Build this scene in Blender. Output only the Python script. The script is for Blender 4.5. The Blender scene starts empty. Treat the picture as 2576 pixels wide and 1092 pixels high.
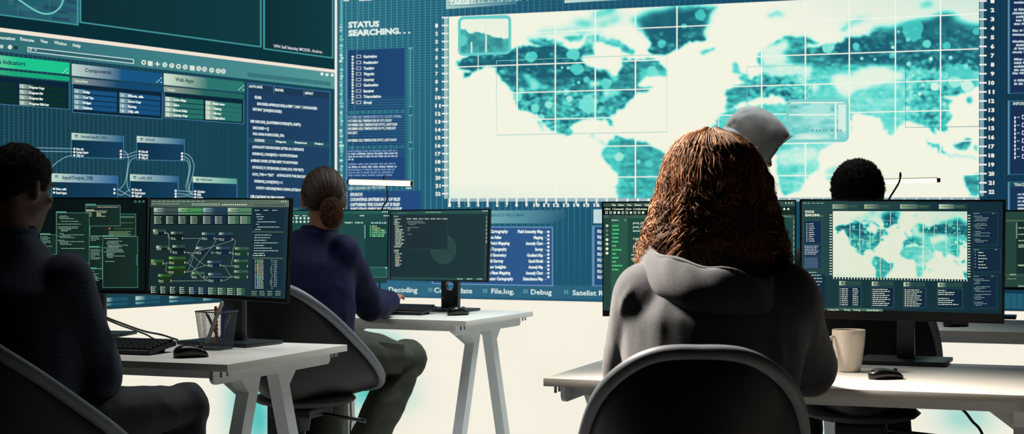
import bpy, bmesh, math, random
import numpy as np
from mathutils import Vector, Matrix, noise as mnoise

random.seed(7)
rng = np.random.default_rng(11)
SC = bpy.context.scene
COL = SC.collection
W, H, F = 2576, 1092, 4000.0
CAMZ, HOR = 1.18, 540.0
V = Vector
R = math.radians

def at(px, py, d):
    """point at distance d (along the view axis) that the photograph shows at pixel px, py"""
    return V(((px - 1288) / F * d, d, CAMZ + (HOR - py) / F * d))

def lin(c):
    def f(x):
        x = x / 255.0
        return x / 12.92 if x <= 0.04045 else ((x + 0.055) / 1.055) ** 2.4
    return (f(c[0]), f(c[1]), f(c[2]))

def nplin(a):
    a = np.clip(a, 0, 255) / 255.0
    return np.where(a <= 0.04045, a / 12.92, ((a + 0.055) / 1.055) ** 2.4)

# ------------------------------------------------------------------ objects
def tag(o, label=None, cat=None, group=None, kind=None):
    if label: o['label'] = label
    if cat: o['category'] = cat
    if group: o['group'] = group
    if kind: o['kind'] = kind
    return o

def link(o, parent=None):
    COL.objects.link(o)
    if parent is not None:
        o.parent = parent
    return o

def empty(name, loc, label=None, cat=None, group=None, rz=0.0):
    o = bpy.data.objects.new(name, None)
    o.empty_display_size = 0.1
    link(o)
    o.location = loc
    o.rotation_euler = (0, 0, rz)
    tag(o, label, cat, group)
    bpy.context.view_layer.update()
    return o

def wm(o):
    M = o.matrix_basis.copy()
    while o.parent is not None:
        o = o.parent; M = o.matrix_basis @ M
    return M

class MB:
    """collects shapes into one mesh"""
    def __init__(s):
        s.v = []; s.f = []; s.c = []
    def add(s, vs, fs, col=None):
        b = len(s.v)
        s.v.extend([tuple(p) for p in vs])
        s.f.extend([tuple(i + b for i in f) for f in fs])
        if col is not None:
            s.c.extend([col] * len(vs))
    def box(s, c, sz, rot=None, bevel=0):
        hx, hy, hz = sz[0] / 2, sz[1] / 2, sz[2] / 2
        M = rot or Matrix.Identity(3)
        c = V(c)
        if bevel <= 0:
            P = [(-hx, -hy, -hz), (hx, -hy, -hz), (hx, hy, -hz), (-hx, hy, -hz), (-hx, -hy, hz), (hx, -hy, hz), (hx, hy, hz), (-hx, hy, hz)]
            s.add([c + M @ V(p) for p in P], [(3, 2, 1, 0), (4, 5, 6, 7), (0, 1, 5, 4), (1, 2, 6, 5), (2, 3, 7, 6), (3, 0, 4, 7)])
            return
        bm = bmesh.new()
        bmesh.ops.create_cube(bm, size=1.0)
        for v in bm.verts: v.co = V((v.co.x * sz[0], v.co.y * sz[1], v.co.z * sz[2]))
        bmesh.ops.bevel(bm, geom=bm.edges[:], offset=bevel, segments=2, affect='EDGES', profile=0.6)
        bm.verts.index_update()
        s.add([c + M @ v.co for v in bm.verts], [[v.index for v in f.verts] for f in bm.faces])
        bm.free()
    def sphere(s, c, r, n=12, m=8, rot=None):
        """ellipsoid; r a number or three half axes"""
        if not hasattr(r, '__len__'): r = (r, r, r)
        M = rot or Matrix.Identity(3)
        c = V(c)
        vs = [c + M @ V((0, 0, r[2]))]
        for i in range(1, m):
            a = math.pi * i / m
            for j in range(n):
                b = 2 * math.pi * j / n
                vs.append(c + M @ V((r[0] * math.sin(a) * math.cos(b), r[1] * math.sin(a) * math.sin(b), r[2] * math.cos(a))))
        vs.append(c + M @ V((0, 0, -r[2])))
        fs = []
        for j in range(n): fs.append((0, 1 + j, 1 + (j + 1) % n))
        for i in range(m - 2):
            for j in range(n):
                a0 = 1 + i * n + j; a1 = 1 + i * n + (j + 1) % n
                fs.append((a0, a0 + n, a1 + n, a1))
        L = len(vs) - 1
        for j in range(n): fs.append((L, 1 + (m - 2) * n + (j + 1) % n, 1 + (m - 2) * n + j))
        s.add(vs, fs)
    def loft(s, rings, n=16, cap=True, power=1.0):
        """rings: (centre, half axis a, half axis b)"""
        vs = []; fs = []
        for (c, a, b) in rings:
            for j in range(n):
                t = 2 * math.pi * j / n
                ct, st = math.cos(t), math.sin(t)
                ct = math.copysign(abs(ct) ** power, ct); st = math.copysign(abs(st) ** power, st)
                vs.append(V(c) + V(a) * ct + V(b) * st)
        for i in range(len(rings) - 1):
            for j in range(n):
                k = (j + 1) % n
                fs.append((i * n + j, i * n + k, (i + 1) * n + k, (i + 1) * n + j))
        if cap:
            fs.append(tuple(range(n - 1, -1, -1)))
            fs.append(tuple((len(rings) - 1) * n + j for j in range(n)))
        s.add(vs, fs)
    def tube(s, pts, rad, n=8, cap=True):
        pts = [V(p) for p in pts]
        if not hasattr(rad, '__len__'): rad = [rad] * len(pts)
        rings = []
        up = None
        for i, p in enumerate(pts):
            d = (pts[min(i + 1, len(pts) - 1)] - pts[max(i - 1, 0)])
            d = d.normalized() if d.length > 1e-9 else V((0, 0, 1))
            if up is None:
                up = V((0, 0, 1)) if abs(d.z) < 0.9 else V((1, 0, 0))
            a = d.cross(up)
            if a.length < 1e-6: a = d.orthogonal()
            a.normalize(); b = a.cross(d).normalized()
            up = b
            rings.append((p, a * rad[i], b * rad[i]))
        s.loft(rings, n, cap)
    def limb(s, pts, rad, n=14):
        for p, r in zip(pts, rad): s.sphere(p, r, n, 8)
        s.tube(pts, rad, n)
    def build(s, name, m=None, parent=None, smooth=False, world=True):
        me = bpy.data.meshes.new(name)
        vs = s.v
        o = bpy.data.objects.new(name, me)
        if parent is not None and world:
            inv = wm(parent).inverted()
            vs = [inv @ V(p) for p in vs]
        me.from_pydata(vs, [], s.f)
        if s.c:
            ca = me.color_attributes.new('Col', 'FLOAT_COLOR', 'POINT')
            ca.data.foreach_set('color', np.array([(c[0], c[1], c[2], 1.0) for c in s.c], dtype=np.float32).ravel())
        if smooth:
            me.polygons.foreach_set('use_smooth', [True] * len(me.polygons))
        if m: me.materials.append(m)
        link(o, parent)
        return o

def smooth_angle(o, deg=40):
    me = o.data
    me.polygons.foreach_set('use_smooth', [True] * len(me.polygons))
    try: me.set_sharp_from_angle(angle=R(deg))
    except Exception: pass
    return o

def remeshed(mb, vox=0.01, smooth=6, post=None):
    """one continuous surface around all the shapes of mb; returns a mesh in world space"""
    me = bpy.data.meshes.new('t'); me.from_pydata([tuple(v) for v in mb.v], [], mb.f)
    o = bpy.data.objects.new('t', me); COL.objects.link(o)
    md = o.modifiers.new('r', 'REMESH'); md.mode = 'VOXEL'; md.voxel_size = vox; md.use_smooth_shade = True
    if smooth:
        sm = o.modifiers.new('s', 'SMOOTH'); sm.factor = 0.5; sm.iterations = smooth
    dg = bpy.context.evaluated_depsgraph_get()
    ev = o.evaluated_get(dg)
    out = bpy.data.meshes.new_from_object(ev)
    bpy.data.objects.remove(o); bpy.data.meshes.remove(me)
    if post: post(out)
    out.polygons.foreach_set('use_smooth', [True] * len(out.polygons))
    return out

def put(me, name, m, parent):
    me.name = name
    if parent is not None: me.transform(wm(parent).inverted())
    me.materials.clear(); me.materials.append(m)
    o = bpy.data.objects.new(name, me)
    return link(o, parent)

# ------------------------------------------------------------------ materials
MATS = {}
def mat(name, col, rough=0.6, metal=0.0, spec=0.5, bump=None, var=None, sheen=0.0, scale=40.0, coat=0.0):
    if name in MATS: return MATS[name]
    m = bpy.data.materials.new(name); m.use_nodes = True
    nt = m.node_tree; b = nt.nodes['Principled BSDF']
    c = lin(col)
    b.inputs['Base Color'].default_value = (*c, 1)
    b.inputs['Roughness'].default_value = rough
    b.inputs['Metallic'].default_value = metal
    b.inputs['Specular IOR Level'].default_value = spec
    if coat: b.inputs['Coat Weight'].default_value = coat
    if sheen:
        b.inputs['Sheen Weight'].default_value = sheen
        b.inputs['Sheen Roughness'].default_value = 0.5
    tc = nt.nodes.new('ShaderNodeTexCoord')
    if var is None: var = 0.06
    nz = nt.nodes.new('ShaderNodeTexNoise'); nz.inputs['Scale'].default_value = scale; nz.inputs['Detail'].default_value = 4
    nt.links.new(tc.outputs['Object'], nz.inputs['Vector'])
    rp = nt.nodes.new('ShaderNodeValToRGB')
    rp.color_ramp.elements[0].color = (*[x * (1 - var) for x in c], 1)
    rp.color_ramp.elements[1].color = (*[min(1, x * (1 + var)) for x in c], 1)
    rp.color_ramp.elements[0].position = 0.3; rp.color_ramp.elements[1].position = 0.7
    nt.links.new(nz.outputs['Fac'], rp.inputs['Fac'])
    nt.links.new(rp.outputs['Color'], b.inputs['Base Color'])
    if bump:
        bs, bd = bump
        n2 = nt.nodes.new('ShaderNodeTexNoise'); n2.inputs['Scale'].default_value = bs; n2.inputs['Detail'].default_value = 5
        nt.links.new(tc.outputs['Object'], n2.inputs['Vector'])
        bp = nt.nodes.new('ShaderNodeBump'); bp.inputs['Strength'].default_value = bd; bp.inputs['Distance'].default_value = 0.004
        nt.links.new(n2.outputs['Fac'], bp.inputs['Height']); nt.links.new(bp.outputs['Normal'], b.inputs['Normal'])
    MATS[name] = m
    return m

def glow_mat(name, strength=1.0):
    """a lit display: the picture on it is the light it gives off"""
    if name in MATS: return MATS[name]
    m = bpy.data.materials.new(name); m.use_nodes = True
    nt = m.node_tree; nt.nodes.clear()
    out = nt.nodes.new('ShaderNodeOutputMaterial')
    e = nt.nodes.new('ShaderNodeEmission'); e.inputs['Strength'].default_value = strength
    a = nt.nodes.new('ShaderNodeAttribute'); a.attribute_name = 'Col'
    nt.links.new(a.outputs['Color'], e.inputs['Color']); nt.links.new(e.outputs[0], out.inputs[0])
    MATS[name] = m
    return m

def lamp_mat(name, col, strength):
    m = bpy.data.materials.new(name); m.use_nodes = True
    nt = m.node_tree; nt.nodes.clear()
    out = nt.nodes.new('ShaderNodeOutputMaterial')
    e = nt.nodes.new('ShaderNodeEmission'); e.inputs['Strength'].default_value = strength
    e.inputs['Color'].default_value = (*lin(col), 1)
    nt.links.new(e.outputs[0], out.inputs[0])
    return m

GLOW = glow_mat('display_light', 1.0)
MON = glow_mat('monitor_light', 1.0)

# ------------------------------------------------------------------ drawing on displays
_txt = {}
def text_mesh(s, bold=0.0, shear=0.0):
    k = (s, bold, shear)
    if k in _txt: return _txt[k]
    cu = bpy.data.curves.new('t', 'FONT'); cu.body = s; cu.size = 1.0; cu.resolution_u = 2; cu.offset = bold; cu.shear = shear
    cu.fill_mode = 'FRONT'
    o = bpy.data.objects.new('t', cu); COL.objects.link(o)
    dg = bpy.context.evaluated_depsgraph_get()
    me = bpy.data.meshes.new_from_object(o.evaluated_get(dg))
    vs = np.array([v.co[:2] for v in me.vertices]) if len(me.vertices) else np.zeros((0, 2))
    fs = [tuple(p.vertices) for p in me.polygons]
    bpy.data.objects.remove(o); bpy.data.curves.remove(cu); bpy.data.meshes.remove(me)
    _txt[k] = (vs, fs)
    return _txt[k]

class Surf:
    """an upright plane through two points"""
    def __init__(s, a, b, lean=0.0):
        s.a = V(a); b = V(b)
        s.u = (b - s.a); s.u.z = 0; s.u.normalize()
        s.n = V((s.u.y, -s.u.x, 0))
        if s.n.y > 0: s.n = -s.n
        if lean: s.n = (s.n + V((0, 0, lean))).normalized()
        s.cam = V((0, 0, CAMZ))
    def hit(s, px, py, off=0.0):
        d = V(((px - 1288) / F, 1.0, (HOR - py) / F))
        t = (s.a + s.n * off - s.cam).dot(s.n) / d.dot(s.n)
        return s.cam + d * t

class Draw:
    """flat marks on a Surf, authored on the photograph's pixel grid"""
    def __init__(s, surf, off, vp=None):
        s.s = surf; s.off = off; s.mb = MB(); s.vp = vp; s.lock = False
    def sl(s, x0, y0, x):
        if not s.vp: return y0
        vx, vy = s.vp
        return vy + (y0 - vy) * (vx - x) / (vx - x0)
    def poly(s, pts, cols):
        if not isinstance(cols, list): cols = [cols] * len(pts)
        b = len(s.mb.v)
        if not s.lock: s.off += 4e-6      # later marks lie over earlier ones
        for p, c in zip(pts, cols):
            s.mb.v.append(tuple(s.s.hit(p[0], p[1], s.off))); s.mb.c.append(lin(c))
        s.mb.f.append(tuple(range(b, b + len(pts))))
    def quad(s, tl, tr, br, bl, c, c2=None):
        s.poly([tl, tr, br, bl], [c, c2 or c, c2 or c, c])
    def rect(s, x0, y0, x1, h, c, c2=None):
        s.quad((x0, y0), (x1, s.sl(x0, y0, x1)), (x1, s.sl(x0, y0 + h, x1)), (x0, y0 + h), c, c2)
    def chip(s, x0, y0, x1, h, c, c2, k=0.3):
        xm = x0 + (x1 - x0) * k
        s.rect(x0, y0, xm, h, c, c2)
        s.rect(xm, s.sl(x0, y0, xm), x1, s.sl(x0, y0 + h, xm) - s.sl(x0, y0, xm), c2)
    def frame(s, x0, y0, x1, h, w, c, sides='tblr'):
        if 't' in sides: s.rect(x0, y0, x1, w, c)
        if 'b' in sides: s.rect(x0, y0 + h - w, x1, w, c)
        if 'l' in sides: s.rect(x0, y0, x0 + w, h, c)
        if 'r' in sides: s.quad((x1 - w, s.sl(x0, y0, x1)), (x1, s.sl(x0, y0, x1)), (x1, s.sl(x0, y0 + h, x1)), (x1 - w, s.sl(x0, y0 + h, x1)), c)
    def line(s, pts, w, c):
        pts = [V((p[0], p[1])) for p in pts]
        L = []; Rr = []
        for i, p in enumerate(pts):
            d = pts[min(i + 1, len(pts) - 1)] - pts[max(i - 1, 0)]
            d = d.normalized() if d.length > 0 else V((1, 0))
            n = V((-d.y, d.x)) * w / 2
            L.append(p + n); Rr.append(p - n)
        s.off += 4e-6; s.lock = True
        for i in range(len(pts) - 1):
            s.poly([L[i], L[i + 1], Rr[i + 1], Rr[i]], c)
        s.lock = False
    def bez(s, a, b, c, d, w, col, n=14):
        P = []
        for i in range(n + 1):
            t = i / n; u = 1 - t
            P.append((u**3*a[0]+3*u*u*t*b[0]+3*u*t*t*c[0]+t**3*d[0], u**3*a[1]+3*u*u*t*b[1]+3*u*t*t*c[1]+t**3*d[1]))
        s.line(P, w, col)
    def disc(s, x, y, r, c, n=12, ry=None):
        ry = ry or r
        s.poly([(x + r * math.cos(2 * math.pi * k / n), y + ry * math.sin(2 * math.pi * k / n)) for k in range(n)], c)
    def ring(s, x, y, r, w, c, n=14):
        s.line([(x + r * math.cos(2 * math.pi * k / n), y + r * math.sin(2 * math.pi * k / n)) for k in range(n + 1)], w, c)
    def text(s, t, x0, y0, x1, h, c, y1=None, bold=0.012, shear=0.0):
        vs, fs = text_mesh(t, bold, shear)
        if not len(vs): return
        mn, mx = vs[:, 0].min(), vs[:, 0].max()
        w = max(mx - mn, 1e-6)
        if x1 is None: x1 = x0 + w * h / 0.7
        b = len(s.mb.v); lc = lin(c); s.off += 4e-6
        for (X, Y) in vs:
            q = (X - mn) / w; px = x0 + q * (x1 - x0)
            yb = (y0 + (y1 - y0) * q) if y1 is not None else s.sl(x0, y0, px)
            s.mb.v.append(tuple(s.s.hit(px, yb - Y / 0.7 * h, s.off))); s.mb.c.append(lc)
        s.mb.f.extend([tuple(i + b for i in f) for f in fs])
    def dash(s, x0, y0, x1, h, c, word=4.0):
        """a row of words too small to read in the photograph"""
        x = x0; s.off += 4e-6; s.lock = True
        while x < x1 - 1:
            L = min(x1 - x, h * random.uniform(0.9, word))
            y = s.sl(x0, y0, x)
            k = 0
            while k < L:            # letters with gaps
                g = min(h * random.uniform(0.35, 0.7), L - k)
                hh = h * random.uniform(0.7, 1.0)
                s.quad((x + k, y + h - hh), (x + k + g * 0.8, y + h - hh), (x + k + g * 0.8, y + h), (x + k, y + h), c)
                k += g
            x += L + h * 0.55
        s.lock = False
    def build(s, name, parent, m=None):
        return s.mb.build(name, m or GLOW, parent)
# ------------------------------------------------------------------ the room: two walls that meet in a corner
PA, PD = at(845, HOR, 8.6), None
aL, aR = math.atan2(2582, F), math.atan2(10334, F)
dirL = V((-math.sin(aL), -math.cos(aL), 0))       # from the corner along the left wall
dirR = V((math.sin(aR), -math.cos(aR), 0))        # from the corner along the right wall
LW = Surf(PA, PA + dirL); RW = Surf(PA, PA + dirR)
VPL, VPR = (3870, 557), (-9046, 525)
nL, nR = LW.n, RW.n

def wall_box(name, p, d, n, length, z0, z1, back, thick, m, ext=0.0):
    a = V((p.x, p.y, 0)) - n * back - d * ext; b = a + d * (length + ext)
    vs = []
    for q in (a, b, b - n * thick, a - n * thick):
        vs += [V((q.x, q.y, z0)), V((q.x, q.y, z1))]
    mb = MB(); mb.add(vs, [(0, 2, 3, 1), (2, 4, 5, 3), (4, 6, 7, 5), (6, 0, 1, 7), (1, 3, 5, 7), (0, 6, 4, 2)])
    return mb

M_wall = mat('white_wall_paint', (225, 222, 214), 0.7, bump=(60, 0.05))
M_floor = mat('white_floor_vinyl', (232, 228, 220), 0.35, var=0.03, scale=3)
M_screenbody = mat('screen_body_black', (14, 16, 18), 0.5)
wl = wall_box('wall_left', PA, dirL, nL, 6.0, 0.0, 3.6, 0.09, 0.12, M_wall, 0.0).build('wall_left', M_wall)
wr = wall_box('wall_right', PA, dirR, nR, 7.0, 0.0, 3.6, 0.09, 0.12, M_wall, 0.0).build('wall_right', M_wall)
fl = MB()
c0 = V((PA.x, PA.y, 0))
pl = c0 + dirL * 6.0; pr = c0 + dirR * 7.0
fl.add([c0, pl, V((pl.x - 0.5, -1.5, 0)), V((pr.x, -1.5, 0)), pr] + [c - V((0, 0, 0.1)) for c in (c0, pl, V((pl.x - 0.5, -1.5, 0)), V((pr.x, -1.5, 0)), pr)],
       [(0, 1, 2, 3, 4), (9, 8, 7, 6, 5), (0, 5, 6, 1), (1, 6, 7, 2), (2, 7, 8, 3), (3, 8, 9, 4), (4, 9, 5, 0)])
fo = fl.build('floor', M_floor)
for o in (wl, wr, fo): tag(o, kind='structure')
tag(wl, 'white room wall behind the left video wall'); tag(wr, 'white room wall behind the video wall with the world map'); tag(fo, 'pale smooth floor under the desks')

# ---- white lower walls given a glow of their own, teal light spill painted in
def vnoise(x, y, seed):
    r = np.random.default_rng(seed); T = r.random((128, 128))
    xi = np.floor(x).astype(int); yi = np.floor(y).astype(int)
    fx = x - xi; fy = y - yi
    fx = fx * fx * (3 - 2 * fx); fy = fy * fy * (3 - 2 * fy)
    g = lambda a, b: T[a % 128, b % 128]
    return (g(xi, yi) * (1 - fx) + g(xi + 1, yi) * fx) * (1 - fy) + (g(xi, yi + 1) * (1 - fx) + g(xi + 1, yi + 1) * fx) * fy
def fbm(x, y, seed, o=4):
    t = 0; a = 0.5; s = 0
    for k in range(o):
        t = t + a * vnoise(x * 2**k, y * 2**k, seed + k); s += a; a *= 0.5
    return t / s

def grid_mesh(name, surf, off, xs, ys_of, colfn, parent, m, ny):
    """a display face: a fine grid of light-emitting points"""
    X = np.repeat(np.array(xs)[:, None], ny, 1)
    Y = np.stack([ys_of(x) for x in xs])
    rgb = nplin(colfn(X, Y)).astype(np.float32)
    dx = (X - 1288) / F; dz = (HOR - Y) / F
    n = surf.n; p = surf.a + n * off
    t = (p - surf.cam).dot(n) / (dx * n.x + n.y + dz * n.z)
    P = np.stack([dx * t, t, CAMZ + dz * t], -1).reshape(-1, 3)
    nx = len(xs)
    i = np.arange(nx - 1)[:, None]; j = np.arange(ny - 1)[None, :]
    a = (i * ny + j).ravel()
    q = np.stack([a, a + 1, a + ny + 1, a + ny], -1)
    me = bpy.data.meshes.new(name)
    inv = np.array(wm(parent).inverted())
    P = P @ inv[:3, :3].T + inv[:3, 3]
    me.from_pydata(P.tolist(), [], q.tolist())
    ca = me.color_attributes.new('Col', 'FLOAT_COLOR', 'POINT')
    rgba = np.concatenate([rgb.reshape(-1, 3), np.ones((len(P), 1), np.float32)], 1)
    ca.data.foreach_set('color', rgba.astype(np.float32).ravel())
    me.materials.append(m)
    o = bpy.data.objects.new(name, me)
    return link(o, parent)

WHITE = np.array([246, 240, 224.]); TEAL_SPILL = np.array([88, 196, 190.])
def panel_cols(spots):  # teal light spill painted into the white wall colour
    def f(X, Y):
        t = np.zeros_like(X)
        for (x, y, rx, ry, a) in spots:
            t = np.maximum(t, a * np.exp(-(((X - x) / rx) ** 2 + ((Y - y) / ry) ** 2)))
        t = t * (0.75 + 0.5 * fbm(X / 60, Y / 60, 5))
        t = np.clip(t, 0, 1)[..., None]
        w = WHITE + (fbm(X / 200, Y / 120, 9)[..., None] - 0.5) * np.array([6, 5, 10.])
        return w * (1 - t) + TEAL_SPILL * t
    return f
def low_edge(surf, x):   # pixel row where the panel meets the floor
    p = surf.hit(x, HOR); return HOR + CAMZ / p.y * F - 0.4
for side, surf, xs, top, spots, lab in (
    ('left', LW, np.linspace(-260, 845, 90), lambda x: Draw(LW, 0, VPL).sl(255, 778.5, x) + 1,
     [(640, 1030, 60, 120, 1.0), (700, 960, 60, 60, .8), (-150, 900, 40, 200, .4), (842, 1000, 60, 90, .3)], 'white lower wall under the left video wall, glow added'),
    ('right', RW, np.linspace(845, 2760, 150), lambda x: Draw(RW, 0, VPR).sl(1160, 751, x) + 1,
     [(935, 880, 75, 45, .85), (940, 985, 80, 50, 1.0), (900, 1080, 40, 50, .6), (2430, 1050, 70, 45, .5), (2030, 1090, 120, 60, .3), (1360, 1010, 40, 60, .0)], 'long white lower wall under the map video wall, glow added')):
    root = empty('lower_wall_glow', surf.hit(xs[0], low_edge(surf, xs[0])), lab, 'wall panel', 'white lower walls with added glow')
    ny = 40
    grid_mesh('glow_face', surf, 0.0, list(xs), lambda x: np.linspace(top(x), low_edge(surf, x), ny), panel_cols(spots), root, GLOW, ny)  # emission added so the white wall looks overexposed
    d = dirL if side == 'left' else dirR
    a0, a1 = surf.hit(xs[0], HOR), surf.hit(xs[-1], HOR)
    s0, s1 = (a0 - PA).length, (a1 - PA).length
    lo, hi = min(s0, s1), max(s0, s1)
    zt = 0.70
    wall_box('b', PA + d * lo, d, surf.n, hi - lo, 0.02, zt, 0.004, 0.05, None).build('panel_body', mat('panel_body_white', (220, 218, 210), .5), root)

# ------------------------------------------------------------------ left video wall
VL = empty('video_wall', LW.hit(420, 770), 'left video wall showing a dark app window with tiles, node boxes and code', 'video wall', 'video walls filling the two walls')
def LD(k): return Draw(LW, 0.002 + 0.0012 * k, VPL)
xL0 = -320
wall_box('b', PA, dirL, nL, (LW.hit(xL0, HOR) - PA).length, LW.hit(500, 763).z - 0.012, 3.3, 0.004, 0.06, None).build('screen_body', M_screenbody, VL)
d = LD(0)
def L(y0, x0, x): return 557 + (y0 - 557) * (3870 - x) / (3870 - x0)
d.quad((xL0, -330), (300, -330), (300, L(778, 255, 300)), (xL0, L(778, 255, xL0)), (20, 54, 70), (24, 64, 80))
d.quad((300, -330), (846, -330), (846, L(778, 255, 846)), (300, L(778, 255, 300)), (24, 64, 80), (20, 72, 86))
d.build('screen_face', VL)
# upper window with its three panes
d = LD(1)
d.quad((xL0, -330), (846, -330), (846, L(72, 0, 846)), (xL0, L(72, 0, xL0)), (8, 40, 48), (12, 54, 62))
d.build('upper_window', VL)
d = LD(2)
d.quad((xL0, -260), (196, -200), (196, 62), (xL0, L(37, 0, xL0)), (30, 78, 96), (42, 98, 112))
for k in range(46):
    x = random.uniform(-100, 180); y = random.uniform(-100, 50); w = random.uniform(10, 60); h = random.uniform(3, 16)
    y = min(y, L(37, 0, x) - h - 6); x2 = min(x + w, 194)
    c = random.choice([(36, 92, 108), (40, 84, 108), (30, 96, 100), (48, 104, 118), (34, 76, 98)])
    d.rect(x, y, x2, h, c)
d.build('route_pane', VL)
d = LD(3)
EDGE = (66, 146, 152)
d.quad((193, -240), (198, -240), (198, 64), (193, 63), EDGE)
d.quad((xL0, L(37, 0, xL0)), (198, 61), (198, 64.5), (xL0, L(40, 0, xL0)), EDGE)
for x in (44, 124): d.quad((x, -200), (x + 1.6, -200), (x + 1.6, L(37, 0, x)), (x, L(37, 0, x)), (52, 116, 120))
d.bez((30, -12), (80, 20), (98, 40), (128, 34), 4, (112, 206, 192)); d.bez((128, 34), (150, 26), (160, 14), (163, -30), 4, (112, 206, 192))
d.build('route_line', VL)
for (x0, y0, x1, nm) in ((201, 56, 657, 'wide_pane'), (663, 122.5, 838, 'narrow_pane')):
    d = LD(2)
    d.quad((x0, -260), (x1, -260), (x1, L(y0, x0, x1)), (x0, y0), (14, 48, 54), (16, 60, 66))
    pn = d.build(nm, VL)
    d = LD(3)
    d.quad((x0 - 1, -260), (x0 + 3.4, -260), (x0 + 3.4, y0 + 1), (x0 - 1, y0), EDGE)
    d.quad((x1 - 3, -260), (x1 + 1, -260), (x1 + 1, L(y0, x0, x1) + 1), (x1 - 3, L(y0, x0, x1)), EDGE)
    d.quad((x0, y0 - 2), (x1, L(y0, x0, x1) - 2), (x1, L(y0, x0, x1) + 1.6), (x0, y0 + 1.6), EDGE)
    if nm == 'narrow_pane':
        d.text('VPN Self Identity MODE:: Active:.', 688, 119, 812, 7.5, (226, 226, 236), y1=134.5)
    d.build('pane_outline', pn)
# window edge and corner strip
d = LD(4)
d.quad((xL0, L(69.5, 0, xL0)), (846, L(69.5, 0, 846)), (846, L(79.5, 0, 846) ), (xL0, L(80, 0, xL0)), (240, 228, 212))
d.quad((842, -330), (849.5, -330), (849.5, 744), (842, 744), (240, 240, 224))
d.build('window_edge', VL)
# toolbar
d = LD(1)
d.quad((xL0, L(80, 0, xL0)), (420, L(80, 0, 420)), (420, L(130, 0, 420)), (xL0, L(130, 0, xL0)), (38, 88, 98), (62, 128, 134))
d.quad((420, L(80, 0, 420)), (842, L(80, 0, 842)), (842, 224), (420, L(130, 0, 420)), (62, 128, 134), (84, 152, 152))
tb = d.build('toolbar', VL)
d = LD(2)
CR = (232, 238, 226)
for (s, x0, y0, x1, y1) in (('guration', -2, 98, 38, 101), ('Execute', 51, 101, 86, 106), ('View', 101, 106, 121, 109.5), ('Window', 136, 110, 168, 115), ('Help', 183, 117, 203, 119.5)):
    d.text(s, x0, y0, x1, 7.5, (216, 236, 226), y1=y1, bold=.03)
d.disc(4, 117, 5, (190, 205, 200)); d.disc(25, 118.5, 6, (190, 205, 200)); d.rect(21, 117, 29, 2.4, CR); d.rect(24, 113, 26.4, 11, CR); d.rect(34, 115, 45, 9, (30, 58, 68))
d.rect(69, 118, 337, 12.5, (46, 98, 106)); d.frame(69, 118, 337, 12.8, 2.2, (206, 228, 226)); d.ring(77, 124.5, 2.6, 1.4, CR); d.poly([(86, 124), (93, 125), (89.5, 128.5)], CR)
IX = [(361.6, 157), (378, 159), (396, 160.5), (414.5, 163), (432, 165), (449, 167), (466, 168.5), (483.5, 170.5), (500, 172.5), (514.5, 174), (532.5, 176.5), (549, 178.5), (561.6, 179.5)]
for k, (x, y) in enumerate(IX):
    if k in (1, 7): d.rect(x - 6, y - 6, x + 6, 12, (226, 230, 212))
    elif k == 2: d.rect(x - 6, y - 1.4, x + 6, 2.8, CR); d.rect(x - 1.4, y - 6, x + 1.4, 12, CR)
    elif k in (0, 5): d.ring(x, y, 4.6, 3, CR)
    else: d.disc(x, y, 5.6, (208, 222, 208)); d.ring(x, y, 5.6, 1.2, CR); d.ring(x, y, 2.4, 1.2, (120, 160, 156))
d.rect(622, 182, 832, 11, (56, 118, 122)); d.rect(768, 203, 828, 7, (70, 134, 136)); d.dash(771, 205, 826, 3.4, (52, 96, 100))
for x, y in ((810, 186), (822.5, 188), (836, 189)): d.disc(x, y, 4, CR)
d.build('toolbar_icons', tb)
# faint grid behind the tiles
d = LD(1)
for k in range(52):
    x = -14 + k * 12.1 - k * k * 0.012
    f = max(0.12, 1 - x / 640)
    c = tuple(int(a + (b - a) * f) for a, b in zip((24, 70, 86), (56, 118, 124)))
    d.quad((x, L(131, 0, x)), (x + 1.3, L(131, 0, x)), (x + 1.3, 640), (x, 640), c)
for k in range(60):
    y = 134 + k * 7.1
    f = max(0, 1 - abs(y - 300) / 340)
    if f > 0: d.quad((-200, L(y, 0, -200)), (360, L(y, 0, 360)), (360, L(y + 1, 0, 360)), (-200, L(y + 1, 0, -200)), (40, 94, 104), (26, 70, 86))
d.build('grid_lines', VL)
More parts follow.
